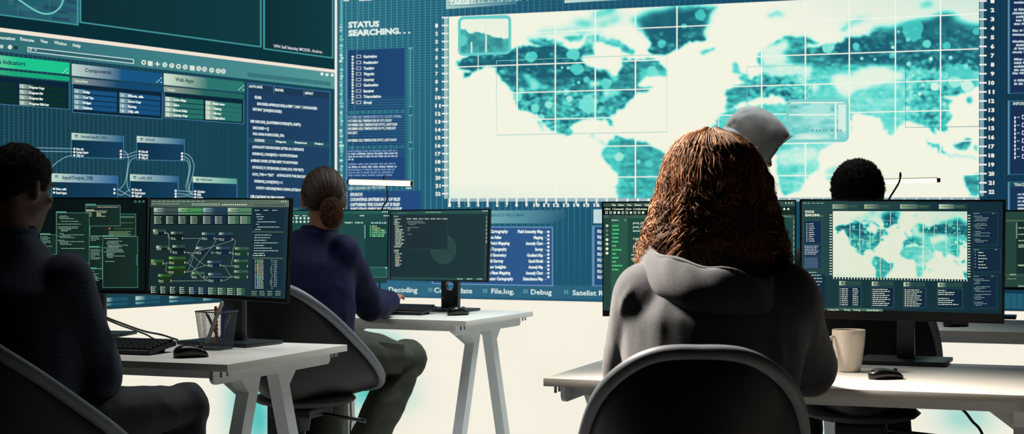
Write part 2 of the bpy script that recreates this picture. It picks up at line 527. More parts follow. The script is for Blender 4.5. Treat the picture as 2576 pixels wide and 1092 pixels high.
# tiles
def tile(nm, head, sub, panel, c1, c2, text, subtext, chips, cc1, cc2, corner):
    d = LD(2)
    x0, y0, x1, h = head; d.chip(x0, y0, x1, h, c1, c2, 0.55)
    d.chip(*sub, tuple(int(v * .72) for v in c1), tuple(int(v * .86) for v in c2), 0.5)
    x0, y0, x1, h = panel; d.rect(x0, y0, x1, h, (12, 38, 56))
    o = d.build(nm, VL)
    d = LD(3)
    d.frame(panel[0], panel[1], panel[2], panel[3], 1.8, (70, 122, 158), 'blr')
    s, tx, ty, tx1, ty1, th = text
    d.text(s, tx, ty, tx1, th, (20, 62, 74), y1=ty1, bold=.025)
    if subtext: s, tx, ty, tx1, ty1 = subtext; d.text(s, tx, ty, tx1, 6, (206, 230, 214), y1=ty1, bold=.03)
    cx, cy = corner
    for a, b in ((0, 0), (-5, 5), (-10, 9), (1, 10)): d.disc(cx + a, cy + b, 1.8, (170, 236, 210))
    for (x0, x1, ys, words) in chips:
        for y, wd in zip(ys, words):
            d.chip(x0, y, x1, 11.2, cc1, cc2, 0.32)
    d.build('tile_buttons', o)
    d = LD(4)
    for (x0, x1, ys, words) in chips:
        for y, wd in zip(ys, words):
            if wd:
                xo = x0 + (x1 - x0) * 0.21
                d.rect(x0 + 7, L(y, x0, x0 + 7) + 3, x0 + 9, 6.5, (238, 242, 230))
                yy = L(y, x0, xo) + 8.4
                d.text(wd, xo, yy, xo + 3.6 * len(wd) * 0.82, 5.4, (232, 246, 238), bold=.05)
    d.build('button_text', o)
tile('progress_tile', (-110, 127, 175, 31.5), (-110, 165, 175, 12.6), (-110, 181, 175, 73.5), (150, 216, 188), (30, 196, 142),
     ('s Indicators', -2, 160, 64, 165.4, 10.5), None, [(-100, 42, (196, 210, 224, 238), ('', '', '', '')), (49, 166, (211, 225, 238.6, 252.5), ('Progress Copy', 'Progress Dir', 'Progress Bar', 'Progress Edit bar'))], (176, 200, 190), (14, 48, 44), (168, 174))
tile('components_tile', (180.5, 160, 409, 30), (181, 195, 409, 15.5), (182, 211, 409, 72.5), (190, 210, 205), (25, 86, 132),
     ('Components', 214, 180.6, 280, 186.6, 9.5), ('Favorites', 189, 206, 221, 208.6), [(186, 294, (223, 237, 250.4, 263.4), ('Design', 'Tool Tips', 'Bridges', 'Database')), (301, 403, (233, 247, 260, 272.6), ('Effects, effe', 'Source Copy', 'Running', 'OBJ, edit'))], (150, 190, 196), (24, 80, 126), (405, 197))
tile('web_apps_tile', (412, 184, 615, 29), (412, 217, 614, 13.5), (413, 232, 614, 65.5), (208, 226, 206), (44, 118, 112),
     ('Web Apps', 441, 204, 487, 208.6, 9.5), ('Tools', 420, 228, 440, 229.6), [(416, 512, (243, 256.2, 269.4, 282.2), ('Active Maps', 'Alarm', 'Browse Relay', 'Activity Web')), (517, 608, (253, 265.2, 277.2, 288.8), ('Multi view', 'Catalog', 'Library', 'Pagination'))], (206, 226, 206), (40, 112, 104), (612, 216))
# code panel
d = LD(2)
d.rect(622, 208, 831, 420, (30, 60, 94), (32, 66, 100))
cp = d.build('code_panel', VL)
d = LD(3)
d.frame(622, 208, 831, 420, 2.0, (60, 112, 160), 'tlr'); d.rect(625, 211, 829, 17, (30, 58, 82)); d.rect(625, 345.5, 829, 14, (38, 82, 98))
for x, y in ((688, 218), (764, 227)): d.rect(x, y, x + 1.6, 16, (90, 140, 170))
d.rect(731, 522, 760, 14, (40, 88, 104))
d.build('panel_bands', cp)
d = LD(4)
TX = (222, 238, 236)
for (s, x0, y0, x1, y1, h) in (('AUTO SAVE', 626, 219.5, 660, 222.5, 5.6), ('BROWSE', 692, 228.5, 713, 230.5, 5.6), ('ABSTRACT', 767, 236.5, 788, 238.5, 5.6),
    ('ELSE:', 641, 247.5, 658, 249, 6.2), ('ENCODED.APPEND(CODE) # KEEP \',\' AND \'.\' UNCHANGED', 647, 264, 798, 276, 6.2), ("RETURN ''.JOIN(ENCODED)", 636, 277.5, 709, 284, 6.2),
    ('DEF DECODE_QUATERENCODED(STR, SHIFT):', 630, 308, 757, 317, 6.2), ('DECODED = []', 636, 324.5, 676, 327, 6.2), ('FOR CHAR IN ENCODED_STR:', 636, 339.5, 715, 344.5, 6.2),
    ('CODING', 640, 355.5, 665, 357, 6), ('Diagram', 694, 358, 720, 359.5, 4.4), ('Sequence', 741, 360, 772, 362, 4.4), ('Output', 791, 363, 813, 364.4, 4.4),
    ('# EVALUATE THE ENCODED LETTER AS A DISTANCE', 635, 372, 764, 379.5, 6), ('EVIDENCE_CODE[KEY] = OUTPUTSTREAM', 635, 389.5, 748, 396, 6), ('# REBASE CODED LETTERS NEXT TO KEYWORDS', 631, 406.5, 749, 413, 6),
    ('DEF DECODE_TO_TEXT(ENCODED, CODING, DATA, TYPE="TEXT"):', 635, 423.5, 764, 431, 6), ('DATA_TYPE == "TEXT"', 635, 441, 689, 444, 6), ('# EVALUATE THE ENCODED LETTER', 697, 443.5, 800, 449.5, 6), ('EVIDENCE_CODE[TEXT] = C', 640, 458.5, 711, 462.6, 6),
    ('OUTPUT = DECODE(STRING CODING LETTERS NEXT KEY)', 644, 475.5, 778, 482.5, 6), ('UPLOADING IN PROGRESS...', 630, 499, 720, 503.5, 8), ('ABSTRACT', 737, 532, 762, 533.4, 5)):
    d.text(s, x0, y0, x1, h, TX, y1=y1, bold=.05)
d.build('code_text', cp)
# node boxes
def node(tl, tr, br, bl, bodyb, c1, c2, title, ins, outs):
    d = LD(2)
    xm = tl[0] + (tr[0] - tl[0]) * .45; ym = tl[1] + (tr[1] - tl[1]) * .45; yb = bl[1] + (br[1] - bl[1]) * .45
    d.quad(bl, br, (br[0], bodyb[1]), (bl[0], bodyb[0]), (12, 50, 72), (22, 62, 92))
    cm = tuple((a * 3 + b * 2) // 5 for a, b in zip(c1, c2))
    d.quad(tl, (xm, ym), (xm, yb), bl, c1, cm); d.quad((xm, ym), tr, br, (xm, yb), cm, c2)
    o = d.build('node_box', VL)
    d = LD(3)
    for a, b in (((tl[0], bl[1]), (tl[0], bodyb[0])), ((tr[0], tr[1]), (tr[0], bodyb[1])), ((tl[0], bodyb[0]), (tr[0], bodyb[1]))): d.line([a, b], 1.6, (70, 128, 164))
    ix, iy = tl[0] + 8, tl[1] + 5
    d.rect(ix, iy, ix + 8, 3, (34, 92, 100)); d.rect(ix, iy + 4, ix + 8, 3.4, (120, 164, 160))
    s, x0, y0, x1, y1, h = title; d.text(s, x0, y0, x1, h, (22, 66, 80), y1=y1, bold=.03)
    for (x, y, s, x1) in ins:
        d.disc(x, y, 2.9, CR, 10)
        d.text(s, x + 5, y + 3, x1, 5.2, (228, 240, 240), y1=y + 3.6, bold=.05)
    for (x, y) in outs: d.disc(x, y, 3, CR, 10)
    d.build('node_ports', o)
node((180, 334), (311, 342), (310, 358), (180, 351.5), (395, 400), (196, 216, 204), (34, 94, 136), ('Execute.App/EX_XXX', 204, 346, 269, 350, 6), [(187, 374.5, 'Disc dir', 211), (187, 382.6, 'Script layer', 223), (187, 390.8, 'OBJ, ref', 210)], [(304, 380), (304, 388), (304, 395.5)])
node((344, 342), (464, 350), (463, 364), (344, 358), (402, 405), (196, 216, 204), (34, 94, 136), ('GUI.ref', 365, 354, 389, 355, 6), [(351, 381, 'Disc dir', 373), (351, 389, 'Runtime', 373), (351, 396.5, 'OBJ, ref', 372)], [(458, 386), (458, 393.6), (458, 401)])
node((130, 436), (296, 442), (295, 462), (130, 457.5), (500, 502), (196, 216, 204), (34, 94, 150), ('Input/Output_OBJ', 157, 450.6, 233, 452, 8.6), [(136, 475, 'Disc edit', 167), (136, 484.5, 'Send type', 168)], [(288, 476.5), (288, 486)])
node((327, 438), (448, 443), (447, 459), (327, 455), (502, 504), (196, 216, 204), (34, 94, 140), ('Log/EX_XXX', 348, 451, 383, 451.6, 6.4), [(334, 477, 'Disc dir', 357), (334, 485, 'Script layer', 366), (334, 493, 'OBJ, ref', 356)], [(442, 480), (442, 487.4), (442, 494.6)])
node((485, 444), (596, 450), (595, 463), (485, 459), (506, 506), (202, 226, 206), (84, 156, 146), ('Build.name', 505, 454, 534, 455, 5.6), [(491, 481.5, 'Calculator', 516), (491, 489, 'Edit', 506), (491, 496.5, 'Limiter', 511)], [])
d = LD(3)
WC = (132, 176, 190)
for a, b, c, e in (((310, 380), (324, 384), (322, 396), (323, 402)), ((310, 388), (322, 392), (330, 384), (344, 381)), ((310, 396), (326, 398), (330, 391), (344, 390)),
    ((323, 402), (319, 440), (318, 472), (296, 477)), ((344, 397), (322, 396), (323, 420), (319, 455)), ((319, 455), (320, 470), (323, 480), (328, 483)),
    ((463, 386), (480, 389), (484, 400), (488, 415)), ((488, 415), (490, 440), (470, 470), (478, 482)), ((463, 394), (482, 398), (482, 420), (474, 450)), ((474, 450), (470, 475), (478, 486), (487, 488)), ((463, 401), (478, 404), (480, 425), (468, 465)), ((468, 465), (466, 480), (476, 486), (487, 489)),
    ((182, 391), (160, 394), (140, 408), (124, 428)), ((-60, 366), (0, 370), (60, 371), (182, 374)), ((-60, 376), (0, 378), (60, 380), (182, 382)),
    ((296, 477), (306, 480), (316, 488), (328, 494)), ((296, 486), (308, 500), (316, 480), (328, 477)), ((448, 480), (460, 480), (470, 482), (487, 482)), ((448, 487), (460, 487), (470, 490), (487, 489)), ((448, 495), (460, 494), (470, 490), (487, 497))):
    d.bez(a, b, c, e, 1.7, WC)
d.build('node_wires', VL)
# chips along the bottom edge, seen under the near monitors
d = LD(2)
for x in (263, 345, 430, 515):
    y = L(747, 263, x) + 3
    d.chip(x - 4, y, x + 58, 10, (180, 216, 210), (30, 84, 104), .4); d.chip(x - 4, y + 14, x + 58, 6, (120, 170, 176), (30, 84, 104), .4)
d.build('bottom_buttons', VL)
# ------------------------------------------------------------------ right video wall with the world map
VR = empty('video_wall', RW.hit(1700, 757), 'right video wall with a big glowing world map, rulers and grid', 'video wall', 'video walls filling the two walls')
def RD(k): return Draw(RW, 0.002 + 0.0012 * k, VPR)
def Rr(y0, x0, x): return 525 + (y0 - 525) * (x + 9046) / (x0 + 9046)
xR1 = 2760
wall_box('b', PA, dirR, nR, (RW.hit(xR1, HOR) - PA).length, RW.hit(1160, 751).z - 0.012, 3.3, 0.004, 0.06, None).build('screen_body', M_screenbody, VR)
d = RD(0)
d.quad((848, -330), (1130, -330), (1130, Rr(751, 1160, 1130)), (848, Rr(751, 1160, 848)), (44, 104, 126), (36, 92, 120))
d.quad((1130, -330), (1800, -330), (1800, Rr(751, 1160, 1800)), (1130, Rr(751, 1160, 1130)), (36, 92, 120), (24, 78, 106))
d.quad((1800, -330), (xR1, -330), (xR1, Rr(751, 1160, xR1)), (1800, Rr(751, 1160, 1800)), (24, 78, 106), (16, 48, 68))
d.build('screen_face', VR)
d = RD(1)
for k in range(134):
    x = 856 + k * 14.1 + k * k * 0.006
    if x > 2720: break
    f = max(0.0, 1 - (x - 850) / 1500)
    c = tuple(int(a + (b - a) * f) for a, b in zip((26, 66, 88), (84, 170, 170)))
    cb = tuple(int(a + (b - a) * f) for a, b in zip((24, 62, 84), (42, 108, 130)))
    d.poly([(x, -320), (x + 1.4, -320), (x + 1.4, 520), (x, 520)], c)
    d.poly([(x, 520), (x + 1.4, 520), (x + 1.4, Rr(747, 1160, x)), (x, Rr(747, 1160, x))], [c, c, cb, cb])
for k in range(72):
    y = -60 + k * 6.4
    f = max(0, 1 - max(0, y - 180) / 260)
    c = tuple(int(a + (b - a) * f) for a, b in zip((40, 98, 122), (62, 138, 150)))
    d.quad((852, Rr(y, 850, 852)), (1128, Rr(y, 850, 1128)), (1128, Rr(y + 1.3, 850, 1128)), (852, Rr(y + 1.3, 850, 852)), c)
for k in range(14):
    y = -60 + k * 8
    d.quad((1128, Rr(y, 850, 1128)), (2100, Rr(y, 850, 2100)), (2100, Rr(y + 1.2, 850, 2100)), (1128, Rr(y + 1.2, 850, 1128)), (48, 112, 132), (34, 84, 108))
d.quad((856, -320), (862, -320), (862, 744), (856, 744), (96, 176, 178))
for k in range(90):
    y = 60 + k * 7.6
    d.rect(853 + random.uniform(0, 3), y, 860 + random.uniform(0, 5), random.uniform(2, 6), random.choice([(190, 222, 214), (130, 190, 190), (60, 120, 140)]))
d.build('grid_lines', VR)

# ---- the map: land drawn from outlines, with its own mottled tone
LAND = [
 # (polygon, tone, softness weight)
 ([(1150,165),(1160,146),(1178,136),(1240,136),(1290,122),(1340,117),(1400,117),(1455,124),(1458,140),(1470,160),(1500,170),(1530,173),(1546,180),(1545,192),(1556,188),(1568,170),(1568,150),(1562,142),(1585,155),(1620,146),(1640,140),(1655,158),(1668,172),(1677,180),(1675,191),(1650,196),(1622,196),(1604,214),(1625,222),(1645,221),(1630,230),(1604,233),(1582,252),(1572,268),(1560,276),(1541,290),(1538,300),(1546,316),(1537,316),(1528,299),(1490,297),(1460,302),(1445,309),(1440,320),(1443,335),(1430,338),(1402,337),(1384,325),(1368,309),(1350,293),(1332,283),(1311,278),(1296,266),(1288,250),(1286,232),(1276,216),(1262,201),(1250,184),(1246,172),(1222,170),(1204,178),(1182,193),(1164,198),(1188,182),(1168,178),(1157,171)], .86),
 ([(1324,101),(1340,93),(1396,98),(1422,112),(1392,123),(1360,114),(1335,110)], .72), ([(1420,97),(1436,91),(1468,89),(1460,101),(1440,106)], .62),
 ([(1470,100),(1480,91),(1512,88),(1545,99),(1582,119),(1602,131),(1588,139),(1570,133),(1550,119),(1530,111),(1505,105),(1494,120),(1500,136),(1480,142),(1458,140),(1452,122),(1466,112)], .78),
 ([(1340,80),(1378,76),(1420,68),(1500,60),(1510,80),(1460,86),(1420,84),(1350,90)], .26),
 ([(1443,52),(1470,43),(1505,30),(1545,18),(1580,28),(1562,50),(1522,62),(1490,66),(1458,60)], .62),
 ([(1560,64),(1600,46),(1622,28),(1680,18),(1740,16),(1806,20),(1788,40),(1781,62),(1776,80),(1768,101),(1745,106),(1716,118),(1692,130),(1672,138),(1655,134),(1638,133),(1630,124),(1641,110),(1632,95),(1622,83),(1606,72),(1580,66)], 1.02),
 ([(1342,296),(1352,305),(1366,318),(1373,330),(1366,328),(1354,314)], .5), ([(1480,336),(1497,336),(1497,350),(1490,348)], .5),
 ([(1496,349),(1520,352),(1530,362),(1520,366),(1505,356)], .3),
 ([(1538,348),(1550,341),(1562,345),(1590,345),(1598,357),(1630,360),(1640,371),(1682,386),(1722,388),(1736,396),(1722,430),(1700,452),(1682,462),(1660,478),(1645,499),(1640,515),(1548,515),(1553,470),(1557,446),(1550,435),(1535,425),(1520,410),(1510,392),(1515,379),(1527,365)], .72),
 ([(1762,128),(1775,123),(1805,122),(1803,131),(1780,135),(1768,132)], .5), ([(1930,36),(1960,28),(1978,28),(1972,40),(1940,46)], .42), ([(2305,8),(2325,2),(2352,10),(2345,20),(2318,18)], .6),
 ([(2115,77),(2125,66),(2138,54),(2165,45),(2196,41),(2180,50),(2150,60),(2136,70),(2132,82)], .58),
 ([(1838,162),(1846,156),(1860,170),(1866,182),(1885,192),(1890,204),(1870,208),(1856,200),(1866,190),(1850,180)], .55),
 ([(1827,230),(1835,222),(1862,218),(1878,206),(1890,202),(1915,186),(1918,172),(1900,150),(1902,135),(1925,116),(1950,101),(1985,89),(2014,94),(2026,95),(2064,107),(2040,114),(2030,112),(2036,122),(2060,118),(2068,110),(2098,107),(2132,95),(2187,89),(2197,70),(2219,67),(2252,66),(2287,52),(2345,42),(2357,35),(2374,27),(2390,32),(2420,38),(2404,48),(2382,56),(2410,52),(2462,58),(2470,60),(2470,218),(2440,226),(2412,235),(2385,240),(2374,246),(2394,252),(2384,262),(2390,275),(2398,290),(2393,305),(2382,316),(2388,327),(2378,334),(2360,330),(2348,322),(2352,340),(2340,330),(2335,320),(2278,304),(2256,321),(2248,336),(2241,341),(2232,335),(2224,316),(2217,300),(2208,294),(2195,288),(2160,284),(2137,283),(2150,287),(2133,312),(2110,304),(2090,284),(2080,270),(2040,258),(2010,252),(1990,258),(1978,256),(1960,246),(1944,240),(1928,250),(1905,248),(1886,258),(1862,258),(1845,270),(1826,272),(1829,248)], .75),
 ([(1790,316),(1803,295),(1828,276),(1890,265),(1940,263),(1975,263),(2040,266),(2085,270),(2098,300),(2120,318),(2150,316),(2128,345),(2093,360),(2062,380),(2054,395),(2060,425),(2034,442),(2022,465),(2000,486),(1972,492),(1962,470),(1955,430),(1958,400),(1946,372),(1915,357),(1880,363),(1846,356),(1815,338)], .54),
 ([(2076,432),(2096,420),(2107,414),(2100,440),(2086,457),(2077,450)], .52),
 ([(2398,362),(2416,356),(2436,345),(2447,348),(2442,362),(2430,378),(2404,374)], .85), ([(2328,350),(2340,354),(2360,368),(2382,386),(2376,388),(2352,372),(2335,358)], .72), ([(2380,390),(2420,392),(2462,398),(2462,401),(2415,396),(2384,394)], .55), ([(2448,368),(2462,366),(2462,384),(2450,380)], .7), ([(2432,246),(2446,240),(2452,258),(2440,264),(2430,256)], .8),
 ([(2420,444),(2440,440),(2464,434),(2464,490),(2446,492),(2436,480),(2428,462)], .86),
]
LIGHT = [  # pale areas inside the land
 ([(2092,194),(2100,186),(2118,183),(2146,186),(2170,172),(2200,164),(2232,170),(2254,182),(2276,185),(2266,202),(2235,206),(2204,208),(2180,222),(2150,232),(2126,244),(2110,240),(2100,215)], .85),
 ([(1885,168),(1940,166),(1975,158),(2040,162),(2040,188),(1985,192),(1900,186)], .75), ([(1900,118),(1935,112),(1972,104),(1985,118),(1965,132),(1990,150),(1960,164),(1920,160),(1915,140)], .85),
 ([(2030,214),(2052,212),(2066,222),(2050,230)], .8), ([(1456,143),(1472,142),(1530,141),(1562,141),(1568,158),(1558,172),(1546,178),(1556,190),(1546,196),(1535,186),(1530,173),(1500,170),(1478,164)], 1.0),
 ([(1478,218),(1500,208),(1522,214),(1510,220)], .9), ([(1524,220),(1535,224),(1548,222),(1560,236),(1548,240),(1535,232),(1530,240),(1516,236)], .7),
 ([(1310,176),(1322,186),(1345,200),(1370,222),(1340,222),(1322,196)], .55), ([(1490,108),(1530,114),(1548,124),(1540,140),(1500,142),(1498,126)], .9), ([(1600,170),(1672,176),(1676,196),(1640,200),(1605,214),(1618,200)], .35),
 ([(1940,330),(2010,325),(2060,332),(2055,350),(2000,352),(1950,345)], .5), ([(1958,380),(2000,370),(2050,372),(2050,400),(2010,416),(1960,420)], .5), ([(2000,195),(2036,190),(2040,206),(2010,210)], .6),
]
BOKEH = [(1336,142,15,.55),(1442,136,16,.5),(1664,110,12,.62),(1452,173,17,.55),(1475,200,9,.5),(1429,171,5,.3),(1456,207,5,.3),(1442,213,4,.35),(1525,210,14,.5),(1345,272,12,.42),(1480,262,24,.42),(1432,248,9,.25),(1414,170,4,.1),(1300,245,14,.4),(1312,227,8,.35),(1380,264,10,.3),(1362,294,9,.35),(1424,232,10,.4),(1558,395,12,.3),(1606,407,6,.4),(1632,412,11,.55),(1640,180,14,.45),
 (1762,38,15,.6),(1722,66,8,.55),(2084,118,17,.35),(2154,116,10,.5),(2168,147,5,.15),(2201,149,5,.35),(2297,75,28,.62),(2331,110,11,.45),(2285,99,7,.4),(2244,140,9,.55),(2382,115,11,.6),(2457,79,10,.6),(2246,119,5,.15),(2260,80,5,.5),(2285,161,7,.3),(2341,148,6,.15),(2391,145,5,.15),(2351,218,12,.1),(2322,214,6,.3),(2417,190,32,.58),(2402,206,17,.3),(2432,217,16,.15),(2314,236,6,.15),(2302,240,4,.2),(2430,168,7,.35),(2060,292,20,.4),(2376,262,6,.3)]
def pip(X, Y, poly):
    ins = np.zeros(X.shape, bool); n = len(poly)
    for i in range(n):
        x1, y1 = poly[i]; x2, y2 = poly[(i + 1) % n]
        if y1 == y2: continue
        c = ((y1 > Y) != (y2 > Y)) & (X < (x2 - x1) * (Y - y1) / (y2 - y1) + x1)
        ins ^= c
    return ins
def blur(a, k):
    for _ in range(2):
        for ax in (0, 1):
            p = np.pad(a, [(k, k) if i == ax else (0, 0) for i in range(2)], mode='edge')
            c = np.cumsum(p, ax); z = np.zeros_like(np.take(c, [0], ax)); c = np.concatenate([z, c], ax)
            n = a.shape[ax]
            a = (np.take(c, range(2 * k + 1, 2 * k + 1 + n), ax) - np.take(c, range(0, n), ax)) / (2 * k + 1)
    return a
def map_colors(X, Y, k=1, marks=True):
    wx = X + (fbm(X / 26, Y / 26, 21) - .5) * 18 + (fbm(X / 7, Y / 7, 23, 3) - .5) * 11
    wy = Y + (fbm(X / 26 + 40, Y / 26, 22) - .5) * 16 + (fbm(X / 7, Y / 7 + 9, 24, 3) - .5) * 8
    t = np.zeros_like(X)
    for poly, tone in LAND:
        m = pip(wx, wy, poly); t = np.where(m, np.maximum(t, tone), t)
    land = (t > 0).astype(float)
    # latitude: northern Asia and the arctic read darkest, the south paler
    east = np.clip((X - 1980) / 120, 0, 1)
    dark = t + east * np.clip((165 - Y) / 60, -0.28, .24) + (X < 1560) * np.clip((215 - Y) / 260, -.1, .14)
    china = np.clip((X - 2275) / 40, 0, 1) * np.clip((Y - 140) / 80, 0, 1) * .2
    dark = dark + china
    streak = fbm(X / 34, Y / 5.5, 31) - .5
    dark = dark + land * streak * .42
    fine = fbm(X / 6, Y / 4, 37, 3) - .5
    us = ((X > 1249) & (X < 1677) & (Y > 225) & (Y < 345)) | ((X > 2278) & (Y > 150) & (Y < 322)) | ((X > 1879) & (X < 2043) & (Y > 165) & (Y < 262))
    dark = dark + land * np.where(us, fine * 1.25, fine * .35)
    for poly, a in LIGHT:
        m = blur(pip(wx, wy, poly).astype(float), 2 * k)
        dark = dark * (1 - m * a)
    arc = np.clip((128 - Y) / 50, 0, 1) * np.clip((1625 - X) / 30, 0, 1)
    holes = np.clip((fbm(X / 30, Y / 12, 51) - .47) * 7, 0, 1)
    dark = dark * (1 - arc * holes * .95)
    rag = np.clip((fbm(X / 9, Y / 5, 53, 3) - .63) * 8, 0, 1) * (Y < 225)
    dark = dark * (1 - .4 * rag)
    dark = blur(dark * land, k) if k else dark * land
    soft = blur(dark, 4); w_ = np.clip((112 - Y) / 50, 0, 1) * np.clip(.35 + np.abs(X - 1900) / 400, 0, 1)
    dark = dark * (1 - w_) + soft * w_
    if marks:
        for (x, y, r, tone) in BOKEH:
            q = np.hypot((X - x) * .96, Y - y) + (vnoise(X / 8, Y / 8, 3) - .5) * r * .3
            m = np.clip((r - q) / 2.5, 0, 1) * land
            dark = dark * (1 - m * .9) + tone * m * .9
        # place names: short pale strokes
        mm = np.zeros_like(X)
        r = np.random.default_rng(5)
        for i in range(520):
            x = r.uniform(1255, 2460); y = r.uniform(70, 490); w = r.uniform(6, 22)
            mm = np.maximum(mm, ((np.abs(X - x) < w / 2) & (np.abs(Y - y) < 1.4)).astype(float) * (vnoise(X / 2.6, Y * 3, 8) > .3) * .45)
        dark = dark * (1 - blur(mm, 1) * land)
    dark = np.clip(dark, 0, 1)
    stops = np.array([0, .22, .45, .62, .8, 1.0])
    cols = np.array([[244, 244, 226], [196, 240, 226], [118, 224, 212], [72, 202, 194], [54, 146, 152], [28, 96, 114]], float)
    rgb = np.stack([np.interp(dark, stops, cols[:, c]) for c in range(3)], -1)
    sea = np.clip((X - 1900) / 500, 0, 1) * np.clip((110 - Y) / 150, 0, 1)
    sea = np.clip(sea + np.clip(1 - (X - 1128) / 500, 0, 1) * np.clip(.25 + (Y - 470) / 60, 0, .6) * .6, 0, 1)
    tint = np.array([196, 228, 216.])
    w = (1 - np.clip(dark * 4, 0, 1))[..., None] * sea[..., None]
    rgb = rgb * (1 - w) + tint * w
    return rgb
mx0, mx1, mys = 1128.5, 2463.0, 200
def maptop(x): return Rr(42, 1128, x)
xs = np.linspace(mx0, mx1, 640); ny = 262
worldmap = grid_mesh('world_map', RW, 0.0044, list(xs), lambda x: np.linspace(maptop(x), 499.0 - (x - 1128) * .0014, ny), lambda X, Y: map_colors(X, Y, 1), VR, GLOW, ny)
d = RD(3)
GL = (240, 246, 232)
for x in (1203, 1301, 1397, 1497.5, 1598.5, 1703, 1808, 1916, 2026, 2136.5, 2252.5, 2366):
    w = 3.4 if x not in (1203, 1808) else 1.8
    d.poly([(x - w / 2, maptop(x)), (x + w / 2, maptop(x)), (x + w / 2, 498), (x - w / 2, 498)], GL)
for y in (83, 162, 232, 300, 370, 446):
    d.quad((1135, Rr(y, 1301, 1135)), (2462, Rr(y, 1301, 2462)), (2462, Rr(y + 2.7, 1301, 2462)), (1135, Rr(y + 2.7, 1301, 1135)), GL)
d.build('map_grid', worldmap)
d = RD(3.4)
BX = (120, 204, 200)
for pts in ([(1249, 153), (1677, 136.5), (1677.5, 332), (1249, 340), (1249, 153)], [(1879, 265), (1879, 168), (2043, 164), (2043, 250)]):
    d.line(pts, 1.5, BX)
d.line([(2278, 137), (2278, 321), (2462, 318)], 1.5, (60, 140, 146))
d.build('map_boxes', worldmap)
def inset(x0, y0, x1, y1, slope, ringc, content):
    def rr(ix, x0, y0, x1, y1, r=14, n=6):
        P = []
        for (cx, cy, a0) in ((x1 - r, y0 + r, -90), (x1 - r, y1 - r, 0), (x0 + r, y1 - r, 90), (x0 + r, y0 + r, 180)):
            for k in range(n + 1):
                a = R(a0 + 90 * k / n); x = cx + r * math.cos(a); y = cy + r * math.sin(a)
                P.append((x, y + slope * (x - x0)))
        return P
    d = RD(4.4)
    o_, i_ = rr(0, x0, y0, x1, y1), rr(1, x0 + 7, y0 + 7, x1 - 7, y1 - 7, 9)
    n = len(o_)
    for k in range(n): d.poly([o_[k], o_[(k + 1) % n], i_[(k + 1) % n], i_[k]], ringc)
    ob = d.build('map_inset', VR)
    d = RD(4.0)
    xs = np.linspace(x0 + 4, x1 - 4, 70); 
    g = grid_mesh('inset_picture', RW, 0.002 + .0012 * 4, list(xs), lambda x: np.linspace(y0 + 4 + slope * (x - x0), y1 - 4 + slope * (x - x0), 60), content, ob, GLOW, 60)
    return ob
def inset_a(X, Y):
    e = np.interp(X, [1152, 1172, 1180, 1195, 1218, 1245, 1260, 1290], [70, 73, 83, 79, 82, 92, 95, 96]) + (vnoise(X / 6, Y / 6, 4) - .5) * 4
    t = np.clip((Y - e) / 3, 0, 1) * (.72 + (fbm(X / 12, Y / 16, 6) - .5) * .5)
    t = np.maximum(t, np.clip((48 - Y) / 3, 0, 1) * .7 * (vnoise(X / 9, Y / 30, 2) > .45))
    t = np.where(np.hypot(X - 1162, Y - 102) < 14, .5, t)
    for x, y0 in ((1223, 40), (1186, 106)): t = np.where((np.abs(X - x) < 2.2) & (Y > y0), .05, t)
    st = np.array([0, .3, .55, .8, 1.0]); c = np.array([[236, 242, 224], [150, 224, 212], [84, 200, 192], [58, 146, 150], [36, 108, 124]], float)
    return np.stack([np.interp(t, st, c[:, k]) for k in range(3)], -1)
def inset_b(X, Y):
    t = .42 + (fbm(X / 26, Y / 9, 12) - .5) * .5
    t = np.where(np.hypot((X - 2055) / 1.0, Y - 280) < 24, .3, t)
    t = t * (1 - .8 * np.clip(1 - np.hypot((X - 2040) / 52, (Y - 345) / 12), 0, 1) ** .5)
    for x, y, r in ((1996, 326, 10), (1994, 342, 7), (2095, 275, 10)): t = np.maximum(t, .62 * np.exp(-((X - x) ** 2 + (Y - y) ** 2) / r / r))
    t = np.where(np.abs(Y - 289) < 1.6, .03, t); t = np.where((np.abs(X - 2102.5) < 2.4), .03, t); t = np.where((Y < 260), .04, t)
    t = np.where((X > 2108) & (X < 2128) & (Y > 262) & (Y < 330), .12, t)
    st = np.array([0, .3, .55, .8, 1.0]); c = np.array([[244, 246, 230], [168, 228, 220], [104, 202, 198], [70, 160, 164], [36, 108, 124]], float)
    return np.stack([np.interp(np.clip(t, 0, 1), st, c[:, k]) for k in range(3)], -1)
ia = inset(1152, 42, 1286, 141, -.035, (100, 206, 200), inset_a)
ib = inset(1977.5, 250, 2135.5, 358, -.004, (128, 206, 204), inset_b)
d = RD(5); d.text('S U D A N', 2040, 331, 2117, 6, (78, 140, 146), y1=331, bold=.02); d.text('TYA', 1987, 272, 2006, 6, (60, 140, 140), bold=.02)
d.build('inset_name', ib)
# rulers
def ruler(nm, parts):
    d = RD(3); d2 = RD(4)
    parts(d, d2)
    o = d.build(nm, VR); d2.build('ruler_numbers', o)
RUL = (176, 206, 208); TK = (240, 242, 234)
def rl(d, d2):
    d.poly([(1117, 43), (1126, 43), (1126, 500), (1117, 500)], (134, 178, 184))
    for k in range(228): d.poly([(1117, 44 + 2 * k), (1126, 44 + 2 * k), (1126, 44.8 + 2 * k), (1117, 44.8 + 2 * k)], (190, 212, 210))
    for k in range(23):
        y = 44 + 20.15 * k; d2.poly([(1111.5, y - 1.8), (1127.5, y - 1.8), (1127.5, y + 1.8), (1111.5, y + 1.8)], TK)
        if k: d2.text(str(k), 1095, y + 4.6, 1101.5 if k < 10 else 1108.5, 8.6, TK, y1=y + 4.6, bold=.045)
    d.poly([(1127.5, 42), (1129.5, 42), (1129.5, 500), (1127.5, 500)], (70, 160, 164))
ruler('map_ruler', rl)
